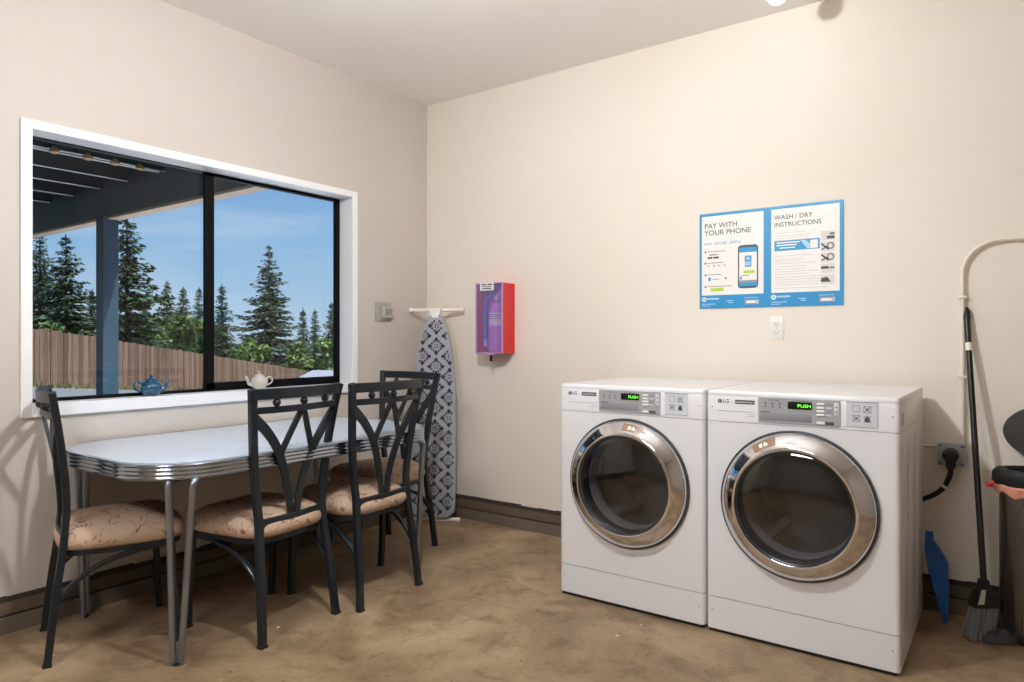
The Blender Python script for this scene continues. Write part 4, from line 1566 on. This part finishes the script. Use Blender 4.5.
def conifer(px, depth, top_py, wpx, m, seed, label, group=None, ragged=1.0, start=.06):
    rnd = random.Random(seed)
    base = at(px, depth)
    gzb = gz(base.x, base.y)
    H = CAM.z - (top_py - 339.5) / FOC * depth - gzb
    rad = wpx / FOC * depth / 2
    t = empty('conifer_tree', (base.x, base.y, gzb), label=label, cat='tree', group=group)
    b = MB(); b.tube([(0, 0, -.1), (0, 0, H * .5), (0, 0, H * .97)], [H * .018, H * .011, H * .002], 8); b.build('trunk', M['bark'], t)
    b = MB()
    bm = b.bm
    nl = int(18 + H * 2.0)
    for l in range(nl):
        tz = start + (1 - start) * (l / nl) ** .9
        env = (1 - tz) ** .95 * rad * (1 - .25 * max(0, .22 - tz) / .22)
        lv = rnd.uniform(.7, 1.15)
        nb = rnd.randint(4, 5) if tz > .8 else rnd.randint(6, 8)
        a0 = rnd.uniform(0, 2 * PI)
        for k in range(nb):
            a = a0 + 2 * PI * k / nb + rnd.uniform(-.35, .35)
            ln = env * lv * rnd.uniform(.62, 1.2) ** ragged + .08
            dr = Vector((math.cos(a), math.sin(a), 0))
            droop = .30 if tz < .7 else .05
            sd = Vector((-dr.y, dr.x, 0))
            steps = max(2, int(ln / .2))
            z_ = min(H * .985, H * tz + rnd.uniform(-.18, .18))
            sz = min(1, .45 + ln / 3)
            for i in range(steps + 1):
                u = i / steps
                c = dr * (ln * u) + Vector((0, 0, z_ - droop * ln * (u ** 1.2) + .2 * ln * u ** 3))
                wdt = (.08 + .42 * (1 - u) * min(1, ln / 1.6)) * rnd.uniform(.7, 1.3)
                for q in range(5):
                    s1 = rnd.uniform(-1, 1)
                    c1 = c + sd * s1 * wdt + Vector((0, 0, rnd.uniform(-.12, .03)))
                    e = (dr * rnd.uniform(.5, 1) + sd * s1 * rnd.uniform(.4, 1.1)).normalized() * rnd.uniform(.2, .42) * sz
                    e.z -= rnd.uniform(-.02, .16) * sz
                    w_ = e.cross(Vector((rnd.uniform(-.7, .7), rnd.uniform(-.7, .7), 1))).normalized() * rnd.uniform(.07, .14) * sz
                    vs = [bm.verts.new(c1 - w_), bm.verts.new(c1 + w_), bm.verts.new(c1 + e + w_ * .3), bm.verts.new(c1 + e - w_ * .3)]
                    bm.faces.new(vs)
    # leader
    for k in range(10):
        a = rnd.uniform(0, 2 * PI); z_ = H * (.95 + .05 * k / 10)
        e = Vector((math.cos(a) * .15, math.sin(a) * .15, .28))
        w_ = Vector((-math.sin(a), math.cos(a), 0)) * .04
        c = Vector((0, 0, z_))
        bm.faces.new([bm.verts.new(c - w_), bm.verts.new(c + w_), bm.verts.new(c + e)])
    b.build('foliage', m, t, smooth=False, recalc=False)
    return t


def shrub(px, depth, top_py, wpx, m, seed, label, group=None, n=1500):
    rnd = random.Random(seed)
    base = at(px, depth)
    gzb = gz(base.x, base.y)
    H = CAM.z - (top_py - 339.5) / FOC * depth - gzb
    rad = wpx / FOC * depth / 2
    t = empty('broadleaf_tree', (base.x, base.y, gzb), label=label, cat='tree', group=group)
    b = MB(); b.tube([(0, 0, -.1), (.05, 0, H * .35), (0, .05, H * .75)], [.12, .09, .03], 8); b.build('trunk', M['bark'], t)
    b = MB(); bm = b.bm
    lobes = [(Vector((rnd.uniform(-.6, .6) * rad, rnd.uniform(-.6, .6) * rad, H * rnd.uniform(.28, .78))), rad * rnd.uniform(.4, .62)) for k in range(9)]
    lobes.append((Vector((0, 0, H * .8)), min(rad * .45, H * .2)))
    for k in range(n):
        c, r = lobes[rnd.randrange(len(lobes))]
        d = Vector((rnd.gauss(0, 1), rnd.gauss(0, 1), rnd.gauss(0, 1))).normalized()
        p = c + Vector((d.x * r, d.y * r, d.z * r * .8)) * rnd.uniform(.75, 1.05)
        if p.z < .1: p.z = rnd.uniform(.1, .6)
        p.z = min(p.z, H)
        e = (d + Vector((rnd.uniform(-1, 1), rnd.uniform(-1, 1), rnd.uniform(-1, 1))) * .9).normalized()
        f_ = e.cross(d + Vector((.01, .02, .3))).normalized()
        s = rnd.uniform(.14, .30) * (depth / 40)
        bm.faces.new([bm.verts.new(p - f_ * s * .5), bm.verts.new(p + e * s * .6), bm.verts.new(p + f_ * s * .5), bm.verts.new(p - e * s * .6)])
    b.build('foliage', m, t, smooth=False, recalc=False)
    return t


G1 = 'conifers beyond the fence'
conifer(40, 54, 228, 66, M['conifer'], 1, 'dark conifer partly cut by the left edge of the window', G1)
conifer(66, 44, 236, 80, M['conifer'], 2, 'dark conifer standing left of the porch post', G1, 1.1)
conifer(127, 33, 206, 104, M['conifer'], 3, 'tall conifer rising just right of the porch post', G1, 1.2)
conifer(167, 52, 282, 50, M['conifer_warm'], 4, 'middling conifer second right of the porch post', G1)
conifer(183, 58, 288, 40, M['conifer_far'], 5, 'slim pale conifer left of the window mullion', G1)
conifer(199, 72, 288, 40, M['conifer_far'], 6, 'slim conifer just left of the window mullion', G1)
conifer(222, 54, 286, 40, M['conifer_far'], 7, 'slim conifer just right of the window mullion', G1)
conifer(269, 60, 245, 88, M['conifer'], 8, 'tall pointed conifer alone in the middle of the sliding pane', G1, 1.3)
conifer(303, 66, 309, 28, M['conifer_far'], 9, 'far slim conifer right of the tall pointed one', G1)
conifer(315, 80, 309, 28, M['conifer_far'], 10, 'far slim conifer between two others by the right window frame', G1)
conifer(332, 62, 303, 40, M['conifer_warm'], 11, 'far conifer against the right window frame', G1)
conifer(92, 56, 290, 24, M['conifer_far'], 12, 'far conifer peeping out left of the porch post', G1)
conifer(145, 60, 300, 26, M['conifer_far'], 13, 'far conifer low behind the tall one by the post', G1)
G2 = 'leafy trees beyond the fence'
shrub(82, 44, 322, 40, M['bush_dark'], 31, 'low leafy tree over the fence left of the porch post', G2)
shrub(48, 38, 318, 40, M['bush_dark'], 32, 'low leafy tree over the fence at the left window edge', G2)
shrub(148, 44, 308, 46, M['bush'], 33, 'leafy tree over the fence right of the porch post', G2, 1800)
shrub(180, 50, 308, 44, M['bush_dark'], 34, 'leafy tree over the fence left of the window mullion', G2, 1800)
shrub(207, 56, 314, 40, M['bush'], 35, 'leafy tree behind the window mullion', G2)
shrub(232, 62, 343, 34, M['bush_dark'], 36, 'low leafy tree left of the tall pointed conifer', G2)
shrub(250, 54, 336, 34, M['bush'], 37, 'bright leafy tree at the foot of the tall pointed conifer', G2)
shrub(295, 60, 340, 40, M['bush'], 38, 'bright leafy tree right of the tall pointed conifer', G2)
shrub(325, 58, 334, 40, M['bush'], 39, 'bright leafy tree against the right window frame', G2)


def make_shed():
    p = at(330, 52, 377)
    t = empty('shed', (p.x, p.y, gz(p.x, p.y)), R(35.9), label='small far shed with a flat grey roof beyond the fence end', cat='shed')
    h = p.z - gz(p.x, p.y)
    MB().box(-1.6, 2.4, -1.2, 1.2, -.2, h).build('wall', M['siding'], t, smooth=False)
    b = MB(); b.loft([[(-1.9, -1.5, h - .02), (2.7, -1.5, h - .02), (2.7, 1.5, h - .02), (-1.9, 1.5, h - .02)], [(-1.9, -1.5, h + .06), (2.7, -1.5, h + .06), (2.7, 1.5, h + .06), (-1.9, 1.5, h + .06)], [(-1.3, -.2, h + .5), (2.1, -.2, h + .5), (2.1, .2, h + .5), (-1.3, .2, h + .5)]])
    b.build('roof', M['roof_grey'], t, smooth=False)


make_shed()
